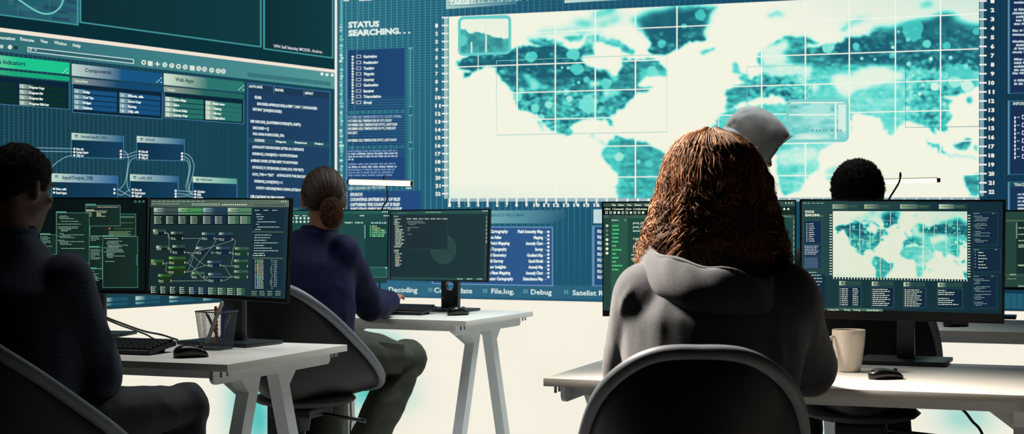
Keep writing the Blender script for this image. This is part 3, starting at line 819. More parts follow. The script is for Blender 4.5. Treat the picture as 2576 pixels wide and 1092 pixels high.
def rr_(d, d2):
    d.poly([(2465, -40), (2475, -40), (2475, 494), (2465, 494)], (104, 156, 168))
    for k in range(230): d.poly([(2465, -38 + 2.3 * k), (2475, -38 + 2.3 * k), (2475, -37.2 + 2.3 * k), (2465, -37.2 + 2.3 * k)], (156, 192, 194))
    for k in range(23):
        y = 2.5 + 22.87 * (k - 1); d2.poly([(2463.5, y - 2), (2482, y - 2), (2482, y + 2), (2463.5, y + 2)], (246, 240, 236))
        if k: d2.text(str(k), 2492 if k < 10 else 2487, y + 4.6, 2501.5, 9.4, TK, y1=y + 4.6, bold=.045)
ruler('map_ruler', rr_)
def rb(d, d2):
    d.quad((1128, 499), (2464, 497), (2464, 506), (1128, 507), (96, 148, 164))
    x = 1129; i = 0
    while x < 2464:
        d2.poly([(x, 499), (x + 1.0, 499), (x + 1.0, 507), (x, 507)], (214, 228, 224)); x += 2.4
    k = 1
    while True:
        x = 1131 + 23.6 * (k - 1) + .07 * (k - 1) ** 2
        if x > 2464: break
        d2.poly([(x - 2.4, 499), (x + 2.4, 499), (x + 1.8, 513), (x - 1.8, 513)], TK)
        if x < 1560: d2.text(str(k), x - (3.4 if k < 10 else 7.4), 520, x + (3.4 if k < 10 else 8), 8, TK, y1=520, bold=.045)
        k += 1
ruler('map_ruler', rb)
# status heading, list panels, headings
d = RD(2)
TX2 = (228, 242, 236)
d.text('STATUS', 876, 69.4, 954, 13.6, TX2, y1=66.6, bold=.05); d.text('SEARCHING. . .', 876, 90.4, 1032, 13.8, TX2, y1=83, bold=.05)
d.text('File', 858, 3.6, 878, 8, TX2, bold=.03); d.text('Select', 903, 2.6, 935, 8, TX2, bold=.03)
d.build('status_text', VR)
d = RD(2)
d.quad((1122, -12), (1300, -24), (1300, 10), (1122, 23), (170, 208, 204), (70, 132, 148)); d.quad((1420, -40), (1640, -52), (1640, -5), (1420, 7.6), (200, 226, 218), (120, 170, 176))
hd = d.build('target_bar', VR)
d = RD(3); d.text('TARGET:', 1131, 12.6, 1196, 11.5, (232, 244, 230), y1=8.4, bold=.05); d.text("52°31' N 13°20' E", 1201, 8, 1330, 11, (196, 226, 220), y1=0, bold=0); d.build('target_text', hd)
def list_panel(nm, x0, y0, x1, h, col, fn):
    d = RD(2); d.rect(x0, y0, x1, h, col, tuple(int(v * 1.08) for v in col)); d.rect(x0 - 3.6, y0, x0, h, (92, 142, 172))
    o = d.build(nm, VR); d = RD(3); fn(d); d.build('panel_text', o)
def f1(d):
    ws = ['Navigation', 'Positioning', 'Tracking', 'Waypoint', 'Accuracy', 'Geolocation', 'Receiver', 'Triangulation', 'Signal']
    ys = [142.4, 157.5, 172, 186, 200.5, 214, 229, 243, 258]
    for w_, y in zip(ws, ys):
        d.text(w_, 914.6, y + 3.6, 914.6 + 3.35 * len(w_), 7, TX2, bold=.04)
        d.frame(896.5, y - 4, 908.5, 8, 1.5, (190, 206, 216)); d.rect(899, y - 2, 906, 4, (26, 44, 80)); d.disc(887, y + .5, 2.9, TX2, 9); d.rect(890, y, 893, 1.2, (150, 160, 200))
    for y in ys[:-1]: d.disc(887, y + 7.6, 2.9, (206, 226, 224), 9)
list_panel('list_panel', 874, 126, 1018, 153, (30, 66, 108), f1)
def f2(d):
    for y, s, x1, c in ((297.6, 'OCTOBER 2022: TEMPERATURE OF 14°C, CLOUDY, NORMAL', 1011, (146, 176, 204)), (307.4, 'OCTOBER 2022: TEMPERATURE OF 12°C, FOGGY', 986, TX2), (317.4, 'NOVEMBER 2022: TEMPERATURE OF 8°C, LIGHT RAIN', 999, TX2), (327, 'DECEMBER 2022: TEMPERATURE OF 4°C, OVERCAST', 996, TX2), (337.6, 'FOR NEXT', 899, TX2), (356.6, 'NOVEMBER 2022: TEMPERATURE OF 8°C, LIGHT SNOW', 998, TX2)):
        d.text(s, 875.4, y, x1, 6, c, y1=y - (x1 - 875) * .015, bold=.03)
list_panel('list_panel', 874, 288, 1018, 79, (30, 66, 108), f2)
def f3(d):
    for k, y in enumerate((378, 384.6, 391.6, 398.6, 410.6, 417.8, 424.8, 431.8, 438.6)):
        d.dash(876, y, [1000, 1001, 1000, 890, 995, 998, 993, 990, 988][k], 4.6, (124, 156, 196) if k in (0, 4, 6, 7, 8) else (196, 216, 230), 5)
list_panel('list_panel', 874, 375, 1018, 88, (30, 66, 112), f3)
def f4(d):
    for y, s, x1 in ((493, 'QUERYING: EXAMPLE LIST OF FILES', 1006), (505.6, 'COUNTING: ENTRIES IN 15 OF FILES', 1007), (518.4, 'CAPTURING: THE COUNT LIST IS FILED', 1006), (530, 'EXECUTING: EVERY ENTRY TO QUEUE', 1011)):
        d.text(s, 881, y, x1, 7.4, TX2, y1=y - .6, bold=.045, shear=.25)
    d.text('DECODING IN PROGRES', 876, 477.6, 971, 6.6, (190, 214, 208), y1=474, bold=.02, shear=.25)
    for x in (1023, 1028, 1033): d.disc(x, 473.5, 2, TX2, 8)
list_panel('list_panel', 874, 480.6, 1060, 60, (34, 72, 120), f4)
d = RD(2)
for (y0, h) in ((120, 150), (288, 72), (372, 84)): d.rect(1031, y0, 1033.5, h, (92, 166, 170)); d.rect(1028, y0, 1038, 3, (110, 180, 180)); d.rect(1028, y0 + h - 3, 1038, 3, (110, 180, 180))
d.build('panel_brackets', VR)
# panels under the map
d = RD(2)
d.quad((1090, 531), (1300, 529.4), (1300, 562), (1090, 562), (150, 206, 204), (92, 148, 162)); d.poly([(1300, 529.4), (1422, 528.4), (1422, 547), (1392, 562.4), (1300, 562)], [(92, 148, 162), (48, 98, 124), (48, 98, 124), (48, 98, 124), (92, 148, 162)])
d.quad((1493, 527), (1600, 526), (1600, 562), (1493, 561.6), (196, 222, 220), (120, 176, 180))
gh = d.build('panel_headers', VR)
d = RD(3); d.text('GRAVITY FIELD MAP', 1231, 545, 1318, 6.6, (44, 96, 118), y1=544.4, bold=.02); d.build('header_text', gh)
def f5(d):
    d.frame(1090, 569.5, 1391, 145, 2.2, (122, 158, 200), 'tbr')
    A = ['Field Cartography', 'Source Atlas', 'Gravity Point Mapping', 'Area Topography', 'Digital Geometry', 'Field Survey', 'Sensor Insights', 'Binary Mass Mapping', 'Vector Cartography']
    E = [1278, 1261, 1282, 1275, 1274, 1266.6, 1273, 1283.6, 1291]
    B = ['Field Intensity Map', 'Mapping', 'Anomaly Chart', 'Survey', 'Gradient Map', 'Geoid Model', 'Anomaly Map', 'Anomaly Chart', 'Disturbance Map']
    for k in range(9):
        y = 585.6 + 14.9 * k
        d.text(A[k], E[k] - 3.7 * len(A[k]), y, E[k], 7.4, TX2, y1=y, bold=.05); d.text(B[k], 1366 - 3.35 * len(B[k]), y + .5, 1366, 7.4, TX2, y1=y + .5, bold=.05); d.rect(1370, y - 3, 1375, 1.6, (150, 160, 206))
    for k in range(13): d.disc(1379.4, 583.4 + 9.45 * k, 3.2, TX2, 10)
list_panel('list_panel', 1090, 569.5, 1391, 145, (44, 84, 130), f5)
def f6(d):
    d.frame(1493, 568, 1760, 152, 2.2, (110, 150, 186), 'tbl')
    for k in range(9): d.text('EQ R%d' % k, 1503, 585 + 14.4 * k, 1522, 6.6, TX2, bold=.045)
list_panel('list_panel', 1493, 568, 1760, 152, (36, 78, 122), f6)
d = RD(1.6); d.quad((850, Rr(713, 1160, 850)), (2600, Rr(713, 1160, 2600)), (2600, Rr(747, 1160, 2600)), (850, Rr(747, 1160, 850)), (52, 104, 132), (36, 92, 112))
bt = d.build('bottom_toolbar', VR)
d = RD(3)
for s, x0, y0, x1 in (('Decoding', 978, 734.4, 1050), ('Coding date', 1092, 736, 1188), ('File.log.', 1236, 738.4, 1294), ('Debug', 1335.5, 740.4, 1388), ('Satelist Results', 1440, 742.4, 1566)):
    d.text(s, x0, y0, x1, 12.4, (216, 236, 230), y1=y0 + (x1 - x0) * .018, bold=.02)
for x, y in ((1082, 729), (1220, 732), (1322, 733), (1424, 735)): d.rect(x - 5, y - 5, x - .6, 10, (92, 150, 160)); d.rect(x + 1, y - 5, x + 5.4, 10, (92, 150, 160))
d.build('toolbar_text', bt)
# right-hand panels, cut off by the frame
def f7(d):
    d.frame(2539, -60, 2740, 296, 2.2, (52, 100, 130), 'lb')
    r = random.Random(4)
    for y in (6, 24, 33, 42, 51, 60, 77, 87, 104, 113, 122, 131, 149, 158, 167, 176, 184, 202, 211):
        x = 2547 + r.choice([0, 4, 4, 9]); d.dash(x, y - 3, 2740, 6, (196, 216, 226), 6)
list_panel('list_panel', 2539, -60, 2740, 296, (26, 48, 82), f7)
def f8(d):
    d.frame(2539, 253, 2740, 187, 2.2, (52, 100, 130), 'tlb'); d.rect(2541, 255, 2700, 11, (30, 72, 84)); d.text('INFORMATION', 2549, 264, 2612, 7, (206, 224, 216), y1=264, bold=.03)
    for k in range(11): d.rect(2551.5, 293 + 10 * k, 2555, 7, TX2)
    for k in range(6):
        y = 294 + 19.8 * k; d.rect(2558, y, 2565, 2.4, (150, 176, 200)); d.frame(2571, y - 5, 2583, 11, 1.8, (214, 226, 230)); d.text('Reading', 2590, y + 4, 2630, 7, TX2)
list_panel('list_panel', 2539, 253, 2740, 187, (24, 48, 82), f8)
def f9(d):
    d.frame(2539, 457, 2740, 70, 2.2, (52, 100, 130), 'tl'); d.rect(2541, 459, 2700, 11, (30, 72, 84)); d.text('TRACKING', 2551, 468, 2596, 7, (206, 224, 216), y1=468, bold=.03)
    for k in range(6): d.dash(2560, 486 + 9 * k, 2740, 5, (196, 216, 226), 6)
list_panel('list_panel', 2539, 457, 2740, 130, (24, 52, 84), f9)
# ------------------------------------------------------------------ desks
M_desk = mat('desk_top_white', (226, 224, 218), 0.45, var=0.03, scale=8)
M_edge = M_desk
M_steel = mat('desk_frame_grey', (208, 214, 218), 0.45, var=0.03)
M_bolt = mat('bolt_steel', (190, 190, 195), 0.25, metal=1.0)
M_black = mat('black_plastic', (17, 19, 22), 0.42, spec=0.4, bump=(300, 0.05))
M_black2 = mat('black_plastic_gloss', (14, 15, 18), 0.25, spec=0.5)
M_dkmetal = mat('dark_metal_stand', (34, 38, 42), 0.38, spec=0.5)
TOP = 0.74
DG = 'white trestle desks'
class Desk: pass
def desk(cx, cy, th, length, depth, side, label):
    D = Desk(); D.th = th
    D.c = V((cx, cy, 0)); D.ex = V((-side * math.cos(th), side * math.sin(th), 0)); D.ed = V((math.sin(th), math.cos(th), 0))
    root = empty('trestle_desk', D.c, label, 'desk', DG); D.root = root
    rot = Matrix((D.ex, D.ed, V((0, 0, 1)))).transposed()
    if rot.determinant() < 0: rot = Matrix((-D.ex, D.ed, V((0, 0, 1)))).transposed()
    P = lambda l, s, z: D.c + D.ex * l + D.ed * s + V((0, 0, z))
    D.P = P; D.rot = rot
    mb = MB(); mb.box(P(length / 2, depth / 2, TOP - 0.011), (length, depth, 0.022), rot, 0.0015); smooth_angle(mb.build('tabletop', M_desk, root), 30)
    for s in (0.075, depth - 0.075):
        mb = MB(); mb.box(P(length / 2, s, 0.704), (length - 0.14, 0.03, 0.028), rot, 0.002); mb.build('rail', M_steel, root)
    for l in (0.055, length - 0.055):
        mb = MB()     # side panel with rounded lower corners
        prof = [(0.0, 0.718), (depth - 0.03, 0.718), (depth - 0.03, 0.69), (depth - 0.036, 0.682), (depth - 0.046, 0.677), (0.02, 0.677), (0.008, 0.682), (0.0, 0.692)]
        n = len(prof)
        vs = [P(l - 0.006, s, z) for s, z in prof] + [P(l + 0.006, s, z) for s, z in prof]
        mb.add(vs, [tuple(range(n)), tuple(range(2 * n - 1, n - 1, -1))] + [(i, i + n, (i + 1) % n + n, (i + 1) % n) for i in range(n)])
        mb.build('side_panel', M_steel, root)
        sg = 1 if l < length / 2 else -1
        k = depth / 0.77
        for prof in ([(0.165, 0.69), (0.30, 0.69), (0.058, 0.0), (0.0, 0.0), (0.222, 0.632)], [(0.535, 0.69), (0.40, 0.69), (0.642, 0.0), (0.70, 0.0), (0.478, 0.632)]):
            mb = MB(); n = len(prof)
            a, b = l + sg * 0.004, l + sg * 0.048
            vs = [P(a, s * k, z) for s, z in prof] + [P(b, s * k, z) for s, z in prof]
            mb.add(vs, [tuple(range(n)), tuple(range(2 * n - 1, n - 1, -1))] + [(i, i + n, (i + 1) % n + n, (i + 1) % n) for i in range(n)])
            ss_, s2 = (prof[0][0] + .05, prof[0][0] + .056) if prof[0][0] < .3 else (prof[0][0] - .056, prof[0][0] - .05)
            tri = [(b - sg * .002, .69), (b + sg * .085, .69), (b - sg * .002, .625)]
            vs = [P(l_, ss_ * k, z) for l_, z in tri] + [P(l_, s2 * k, z) for l_, z in tri]
            mb.add(vs, [(0, 1, 2), (5, 4, 3), (0, 3, 4, 1), (1, 4, 5, 2), (2, 5, 3, 0)])
            mb.build('leg', M_steel, root)
        for s in (0.015, 0.05, depth - 0.05, depth - 0.02):
            mb = MB(); mb.tube([P(l - sg * 0.025, s, 0.70), P(l - sg * 0.025, s, 0.7185)], 0.0042, 8); mb.build('bolt', M_bolt, root)
    return D
D1 = desk(-0.8343, 4.661, R(21.0), 1.55, 0.7725, 1, 'white trestle desk with pen basket, used by the person in the dark checked shirt')
D2 = desk(-0.19, 6.574, R(23.6), 1.02, 0.714, 1, 'white trestle desk in the middle, used by the person with the hair bun')
D3 = desk(0.084, 4.278, R(19.3), 1.303, 0.80, -1, 'white trestle desk with the white mug, in front of the curly haired person')
D4 = desk(1.085, 6.24, R(20), 1.6, 0.72, -1, 'white trestle desk furthest back, beside the short haired person')
for D, l, lab in ((D2, 0.62, None), (D4, 0.385, None)):
    mb = MB(); mb.box(D.P(l, 0.10 if D is D2 else 0.03, 0.684 if D is D2 else 0.70), (0.13, 0.10, 0.011), D.rot, 0.002)
    mb.build('cable_tray', M_black, D.root)

# ------------------------------------------------------------------ monitors
M_bezel = mat('monitor_bezel_black', (10, 11, 13), 0.4)
MG = 'black flat monitors on the desks'
def monitor(tl, tr, br, bl, dl, dr, label, desk, base, content, inset=(4, 4, 4, 11), neck_hole=False, plate=(0.27, 0.17), neckw=0.085):
    """tl.. pixel corners of the screen as seen, dl and dr the distances of its left and right edge; base = pixel x and distance of the foot"""
    S = Surf(at(tl[0], tl[1], dl), at(tr[0], tr[1], dr))
    u = S.u if S.u.x > 0 else -S.u
    n = S.n
    bp = V(((base[0] - 1288) / F * base[1], base[1], TOP))
    root = empty('monitor', bp, label, 'monitor', MG)
    c = [S.hit(*p) for p in (tl, tr, br, bl)]
    ctr = sum(c, V()) / 4
    mb = MB()
    fr = c; bk = [p - n * 0.016 for p in c]; bk2 = [ctr + (p - ctr) * 0.72 - n * 0.038 for p in c]
    vs = fr + bk + bk2
    fs = [(0, 1, 2, 3), (11, 10, 9, 8)]
    for a in (0, 4):
        for i in range(4): fs.append((a + i, a + 4 + i, a + 4 + (i + 1) % 4, a + (i + 1) % 4))
    mb.add(vs, fs); mb.build('casing', M_bezel, root)
    l, r_, t, b = inset
    q = [(tl[0] + l, tl[1] + t), (tr[0] - r_, tr[1] + t), (br[0] - r_, br[1] - b), (bl[0] + l, bl[1] - b)]
    content(S, q, root)
    # thin light lip along the lower edge
    mb = MB(); mb.tube([c[3] + n * 0.001 + V((0, 0, 0.0015)), c[2] + n * 0.001 + V((0, 0, 0.0015))], 0.0016, 6); mb.build('lower_lip', mat('bezel_lip_grey', (90, 96, 100), 0.3, metal=.6), root)
    rot = Matrix((u, -n, V((0, 0, 1)))).transposed()
    mb = MB()
    zt = ctr.z - 0.02
    if neck_hole:
        w, hh = neckw, zt - TOP
        P = lambda x, z, y: bp + rot @ V((x, y, z))
        hr = 0.022; hz = 0.115; N = 16
        out = [(-w/2, 0.012), (w/2, 0.012), (w/2, hh), (-w/2, hh)]
        ring = [(hr * math.cos(2*math.pi*k/N), hz + hr * math.sin(2*math.pi*k/N)) for k in range(N)]
        sq = []
        for k in range(N):
            a = 2 * math.pi * k / N; ca, sa = math.cos(a), math.sin(a)
            m_ = min((w/2) / max(abs(ca), 1e-6), (0.06) / max(abs(sa), 1e-6)); sq.append((ca * m_, hz + sa * m_))
        for y in (-0.012, 0.012):
            vs = [P(x, z, y) for x, z in ring + sq]
            mb.add(vs, [(k, (k + 1) % N, N + (k + 1) % N, N + k) for k in range(N)])
        vs = [P(x, z, -0.012) for x, z in ring] + [P(x, z, 0.012) for x, z in ring]
        mb.add(vs, [(k, (k + 1) % N, N + (k + 1) % N, N + k) for k in range(N)])
        for z0, z1 in ((0.012, hz - 0.06), (hz + 0.06, hh)):
            if z1 > z0: mb.box(P(0, (z0 + z1) / 2, 0), (w, 0.024, z1 - z0), rot)
        for x in (-w/2, w/2): mb.box(P(x * 0.985, hz, 0), (0.002, 0.024, 0.12), rot)
    else:
        mb.box(bp + V((0, 0, (zt - TOP) / 2 + 0.006)), (neckw, 0.03, zt - TOP - 0.012), rot, 0.004)
    smooth_angle(mb.build('neck', M_dkmetal, root), 30)
    # arm from the neck to the back of the casing
    mb = MB(); tip = ctr - n * 0.03; nk = bp + V((0, 0, zt - TOP)); mb.tube([nk, tip], 0.03, 10); mb.build('mount', M_dkmetal, root)
    mb = MB(); mb.box(bp + rot @ V((0.0, -0.02, 0.007)), (plate[0], plate[1], 0.012), rot, 0.003); smooth_angle(mb.build('foot_plate', M_dkmetal, root), 30)
    return S

def QD(S, off): return Draw(S, off)
def lerp(a, b, t): return (a[0] + (b[0] - a[0]) * t, a[1] + (b[1] - a[1]) * t)
class QM:
    """marks inside a screen quad, x and y given as photograph pixels"""
    pass
GN = (150, 190, 160)

def c_windows(S, q, root):
    d = QD(S, .0006); d.quad(*q, (9, 17, 19), (12, 24, 24)); o = d.build('screen', root, MON)
    wins = [((101, 590, 145, 640), 0), ((224, 575, 272, 675), 0), ((224, 622, 258, 676), 1), ((217, 676, 258, 702), 2), ((226, 538, 342, 594), 3), ((215, 516, 303, 569), 4), ((141, 535, 225, 662), 5), ((258, 595, 347, 724), 6)]
    r = random.Random(3)
    for k, ((x0, y0, x1, y1), kind) in enumerate(wins):
        d = QD(S, .0009 + k * .00025)
        d.rect(x0, y0, x1, y1 - y0, (86, 150, 128)); d.rect(x0 + 1, y0 + 1, x1 - 1, y1 - y0 - 2, (21, 38, 34), (24, 46, 40)); d.rect(x0, y0 - 3, x0 + 26, 3, (86, 150, 128))
        if kind == 4:
            d.rect(x0 + 1, y0 + 1, x1 - 1, 6, (36, 60, 56)); d.dash(x0 + 30, y0 + 4, x1 - 6, 2, (200, 190, 160)); d.dash(x0 + 2, y0 + 11, x0 + 22, 2.4, (220, 230, 200)); d.rect(x0 + 2, y0 + 14.5, x0 + 54, 1, (214, 224, 190))
            for j in range(4): d.dash(x0 + 28, y0 + 18 + 3 * j, x0 + r.choice([34, 52, 40]), 1.8, (214, 224, 180)); d.dash(x0 + 2, y0 + 18 + 3 * j, x0 + 16, 1.6, (170, 190, 160))
        elif kind in (5, 6):
            for j in range(int((y1 - y0 - 14) / 3.4)):
                if kind == 6 and j > 17: break
                if kind == 5 and j > 25: break
                if r.random() < .8:
                    x = x0 + 4 + r.choice([0, 3, 6, 9]); d.dash(x, y0 + 4 + 3.4 * j, min(x1 - 3, x + r.uniform(12, 66) * (1 if kind == 5 else .8)), 1.7, (150, 190, 168) if j % 6 else (196, 214, 196))
            if kind == 6: d.rect(x1 - 4, 640, x1 - 2.5, 28, (80, 120, 104))
            if kind == 5:
                for j in range(40): d.rect(x0 + 1, y0 + 4 + 3 * j, x0 + 3, 1, (90, 140, 120))
        elif kind == 3:
            for j in range(28): d.rect(x0 + 76 + j * 1.3, y0 + 6, x0 + 76.6 + j * 1.3, 4, (110, 160, 140))
            for yy in (22, 37): d.rect(x0 + 60, y0 + yy, x1 - 6, 1.2, (90, 120, 70)); d.disc(x0 + 83 - yy * .9, y0 + yy, 2.2, (200, 120, 90))
            for j in range(4): d.dash(x0 + 48, y0 + 44 + 3.4 * j, x1 - 12 - 8 * (j % 2), 1.8, (140, 180, 130))
        else:
            for j in range(8): d.dash(x0 + 4, y0 + 5 + 3.4 * j, x0 + r.uniform(14, 34), 1.7, (140, 180, 156))
        d.build('app_window', o, MON)
    d = QD(S, .0012)
    d.ring(340.5, 507, 2.6, 1.2, (90, 150, 128)); d.rect(348.5, 504.5, 354, 5.4, (70, 120, 100)); d.line([(358.5, 504.5), (363.5, 509.5)], 1.2, (100, 160, 136)); d.line([(363.5, 504.5), (358.5, 509.5)], 1.2, (100, 160, 136))
    d.build('screen_icons', o, MON)

def c_nodes(S, q, root):
    d = QD(S, .0006); d.quad(*q, (24, 44, 45), (30, 52, 62)); o = d.build('screen', root, MON)
    d = Draw(S, .0009); r = random.Random(9)
    d.quad((379, 502), (727, 502.5), (727, 521), (378, 521), (64, 86, 76), (92, 112, 98))
    for k in range(11): d.dash(383 + k * 12.4, 505.6, 392 + k * 12.4, 1.8, (190, 206, 184))
    for k in range(12): d.disc(384 + 6 * k, 513, 1.8, (150, 170, 150), 8); d.disc(560 + 5.4 * k, 515, 2, (206, 214, 190), 8)
    d.frame(483, 512.5, 553, 4, 1, (180, 200, 180)); d.frame(640, 513.5, 718, 4, 1, (56, 70, 62)); d.dash(690, 514.4, 714, 2, (60, 60, 40))
    for x in (708, 713.5, 719): d.disc(x, 507, 1.5, (226, 232, 210), 8)
    cols = [((178, 196, 182), (60, 78, 78)), ((150, 190, 150), (70, 140, 84)), ((150, 180, 186), (34, 62, 84)), ((180, 206, 176), (84, 130, 100))]
    for k, (x0, (c1, c2)) in enumerate(zip((387, 448, 510, 573), cols)):
        x1 = x0 + 60
        d.chip(x0, 523, x1, 10, c1, c2, .5); d.chip(x0, 535, x1, 5, tuple(int(v * .7) for v in c1), c2, .5); d.rect(x0, 541, x1, 24, (12, 26, 26)); d.dash(x0 + 8, 527, x0 + 30, 3, (40, 66, 60))
        for cx in (x0 + 1, x0 + 31):
            for j in range(4): d.chip(cx, 544 + 5 * j, cx + 27, 4, (190, 206, 190), (22, 44, 40) if k < 2 else ((26, 52, 76) if k == 2 else (60, 110, 84)), .25); d.dash(cx + 6, 545 + 5 * j, cx + 18, 1.8, (206, 222, 200))
    ND = [(385, 577, 32, 14, 0), (430, 583, 31, 22, 0), (508, 585, 33, 20, 1), (551, 585, 35, 22, 1), (393, 618, 32, 13, 0), (434, 617, 32, 23, 0), (493, 621, 42, 20, 1), (544, 621, 36, 20, 1), (591, 622, 35, 22, 2), (425, 646, 42, 20, 3), (380, 653, 32, 15, 3), (424, 670, 42, 20, 3), (522, 656, 34, 17, 1), (589, 653, 35, 22, 2), (398, 690, 34, 22, 3), (482, 684, 33, 18, 2), (524, 687, 34, 24, 1), (589, 680, 35, 22, 2)]
    for (x, y, w_, h, k) in ND:
        c1 = [(186, 200, 176), (180, 200, 190), (150, 186, 150), (120, 190, 100)][k]; c2 = [(50, 74, 66), (40, 70, 90), (56, 96, 72), (46, 90, 40)][k]
        d.chip(x, y, x + w_, 6, c1, c2, .4); d.rect(x, y + 6, x + w_, h - 6, [(16, 32, 32), (20, 38, 56), (28, 56, 46), (30, 50, 24)][k])
        d.dash(x + 7, y + 1.6, x + w_ * .7, 2.4, (30, 56, 50))
        for j in range(2): d.disc(x + 2, y + h - 5 + 3.4 * j - 2, 1.2, (220, 230, 210), 7); d.dash(x + 4, y + h - 7 + 3.4 * j, x + 13, 1.8, (190, 210, 190)); d.disc(x + w_ - 2, y + h - 7 + 3.4 * j, 1.2, (220, 230, 210), 7)
    for a, b in ((0, 1), (1, 2), (4, 5), (5, 12), (10, 9), (10, 11), (9, 6), (11, 2), (11, 12), (2, 3), (3, 8), (6, 7), (7, 8), (12, 13), (15, 17), (16, 17), (15, 16), (14, 16), (2, 15), (5, 6), (9, 16), (12, 17), (7, 13), (3, 6), (0, 5)):
        A = ND[a]; B = ND[b]; p = (A[0] + A[2], A[1] + A[3] - 5); e = (B[0], B[1] + B[3] - 5)
        d.bez(p, (p[0] + 18, p[1]), (e[0] - 18, e[1]), e, .8, (150, 170, 150), 10)
    for k in range(10):
        x = 380 + 24 * k
        for j in range(4): d.chip(x, 720 + k * .55 + 4.6 * j, x + 20, 3.8, (200, 214, 196), (24, 46, 44) if k < 4 else ((26, 50, 78) if k < 6 else (50, 90, 66)), .2); d.dash(x + 4, 721 + k * .55 + 4.6 * j, x + 12, 1.8, (210, 224, 206))
    d.quad((637, 524), (716, 525), (708, 746), (632, 744), (22, 42, 54), (24, 46, 60))
    for k in range(3): d.dash(641 + 22 * k, 528, 653 + 22 * k, 2, (210, 224, 206))
    for (x, y, x1) in ((644, 538, 657), (645, 544, 664), (647, 550, 661), (647, 557, 695), (644, 563, 652), (647, 570, 702), (642, 576, 656)): d.dash(x, y, x1, 2.2, (190, 214, 210))
    d.quad((634, 581), (714, 582), (713.5, 586), (634, 585), (60, 84, 76))
    for k in range(8): d.dash(640 - k * .3, 590 + 6.6 * k, 640 + r.uniform(24, 64), 2.2, (190, 214, 210))
    d.dash(636, 641, 668, 3, (206, 224, 210)); d.quad((635, 647), (712, 648), (712, 652), (635, 651), (66, 90, 78))
    for k in range(20):
        y = 654.5 + 3.7 * k
        d.disc(648, y, 1.6, (90, 200, 90) if k < 3 else ((226, 200, 60) if k < 10 else (110, 200, 220)), 7); d.dash(641, y - 1, 645, 1.7, (200, 214, 200)); d.dash(650.5, y - 1, 663, 1.8, (210, 220, 196))
        if k < 15: d.dash(682 - k * .1 + 2 * math.sin(k), 655 + 5 * k - 1, 686, 1.8, (190, 206, 190)); d.dash(689, 655 + 4.6 * k, 697, 1.7, (180, 200, 180))
    for k in range(3):
        for j in range(4): d.dash(633 + 20 * j, 732 + 4.6 * k, 646 + 20 * j, 1.8, (170, 196, 150))
    d.build('app_window', o, MON)

def c_files(S, q, root):
    d = QD(S, .0006); d.quad(*q, (30, 74, 70), (34, 72, 72)); o = d.build('screen', root, MON)
    d = Draw(S, .0012)
    d.quad((700, 531), (977, 531), (977, 538), (700, 538), (40, 96, 90))
    for x in (740, 760, 905, 965): d.dash(x, 541, x + 13, 3, (206, 226, 206))
    for j in range(2):
        for k in range(12): d.disc(736 + 10 * k, 549 + 9 * j, 3, (196, 226, 206), 8)
    for x in (872, 898): d.disc(x - 3, 560, 2, (170, 226, 190), 8); d.dash(x, 558, x + 15, 4, (190, 226, 200))
    d.rect(919, 564, 973, 148, (28, 62, 62)); d.dash(934, 558.5, 972, 4, (180, 220, 206))
    for k in range(6): d.disc(932, 569 + 5 * k, 1.8, (80, 220, 120), 7); d.dash(936, 567.5 + 5 * k, [948, 957, 970, 972, 968, 968][k], 2.8, (230, 210, 150) if k in (1,) else (150, 240, 170))
    d.rect(917, 566, 919, 34, (130, 180, 170)); d.rect(926, 672, 974, 26, (36, 84, 80)); d.frame(926, 672, 974, 26, 1, (90, 150, 140)); d.disc(971, 674, 2, (200, 226, 206), 8)
    for x in (963, 968.5, 974): d.disc(x, 533, 1.6, (226, 232, 220), 8)
    d.build('app_window', o, MON)

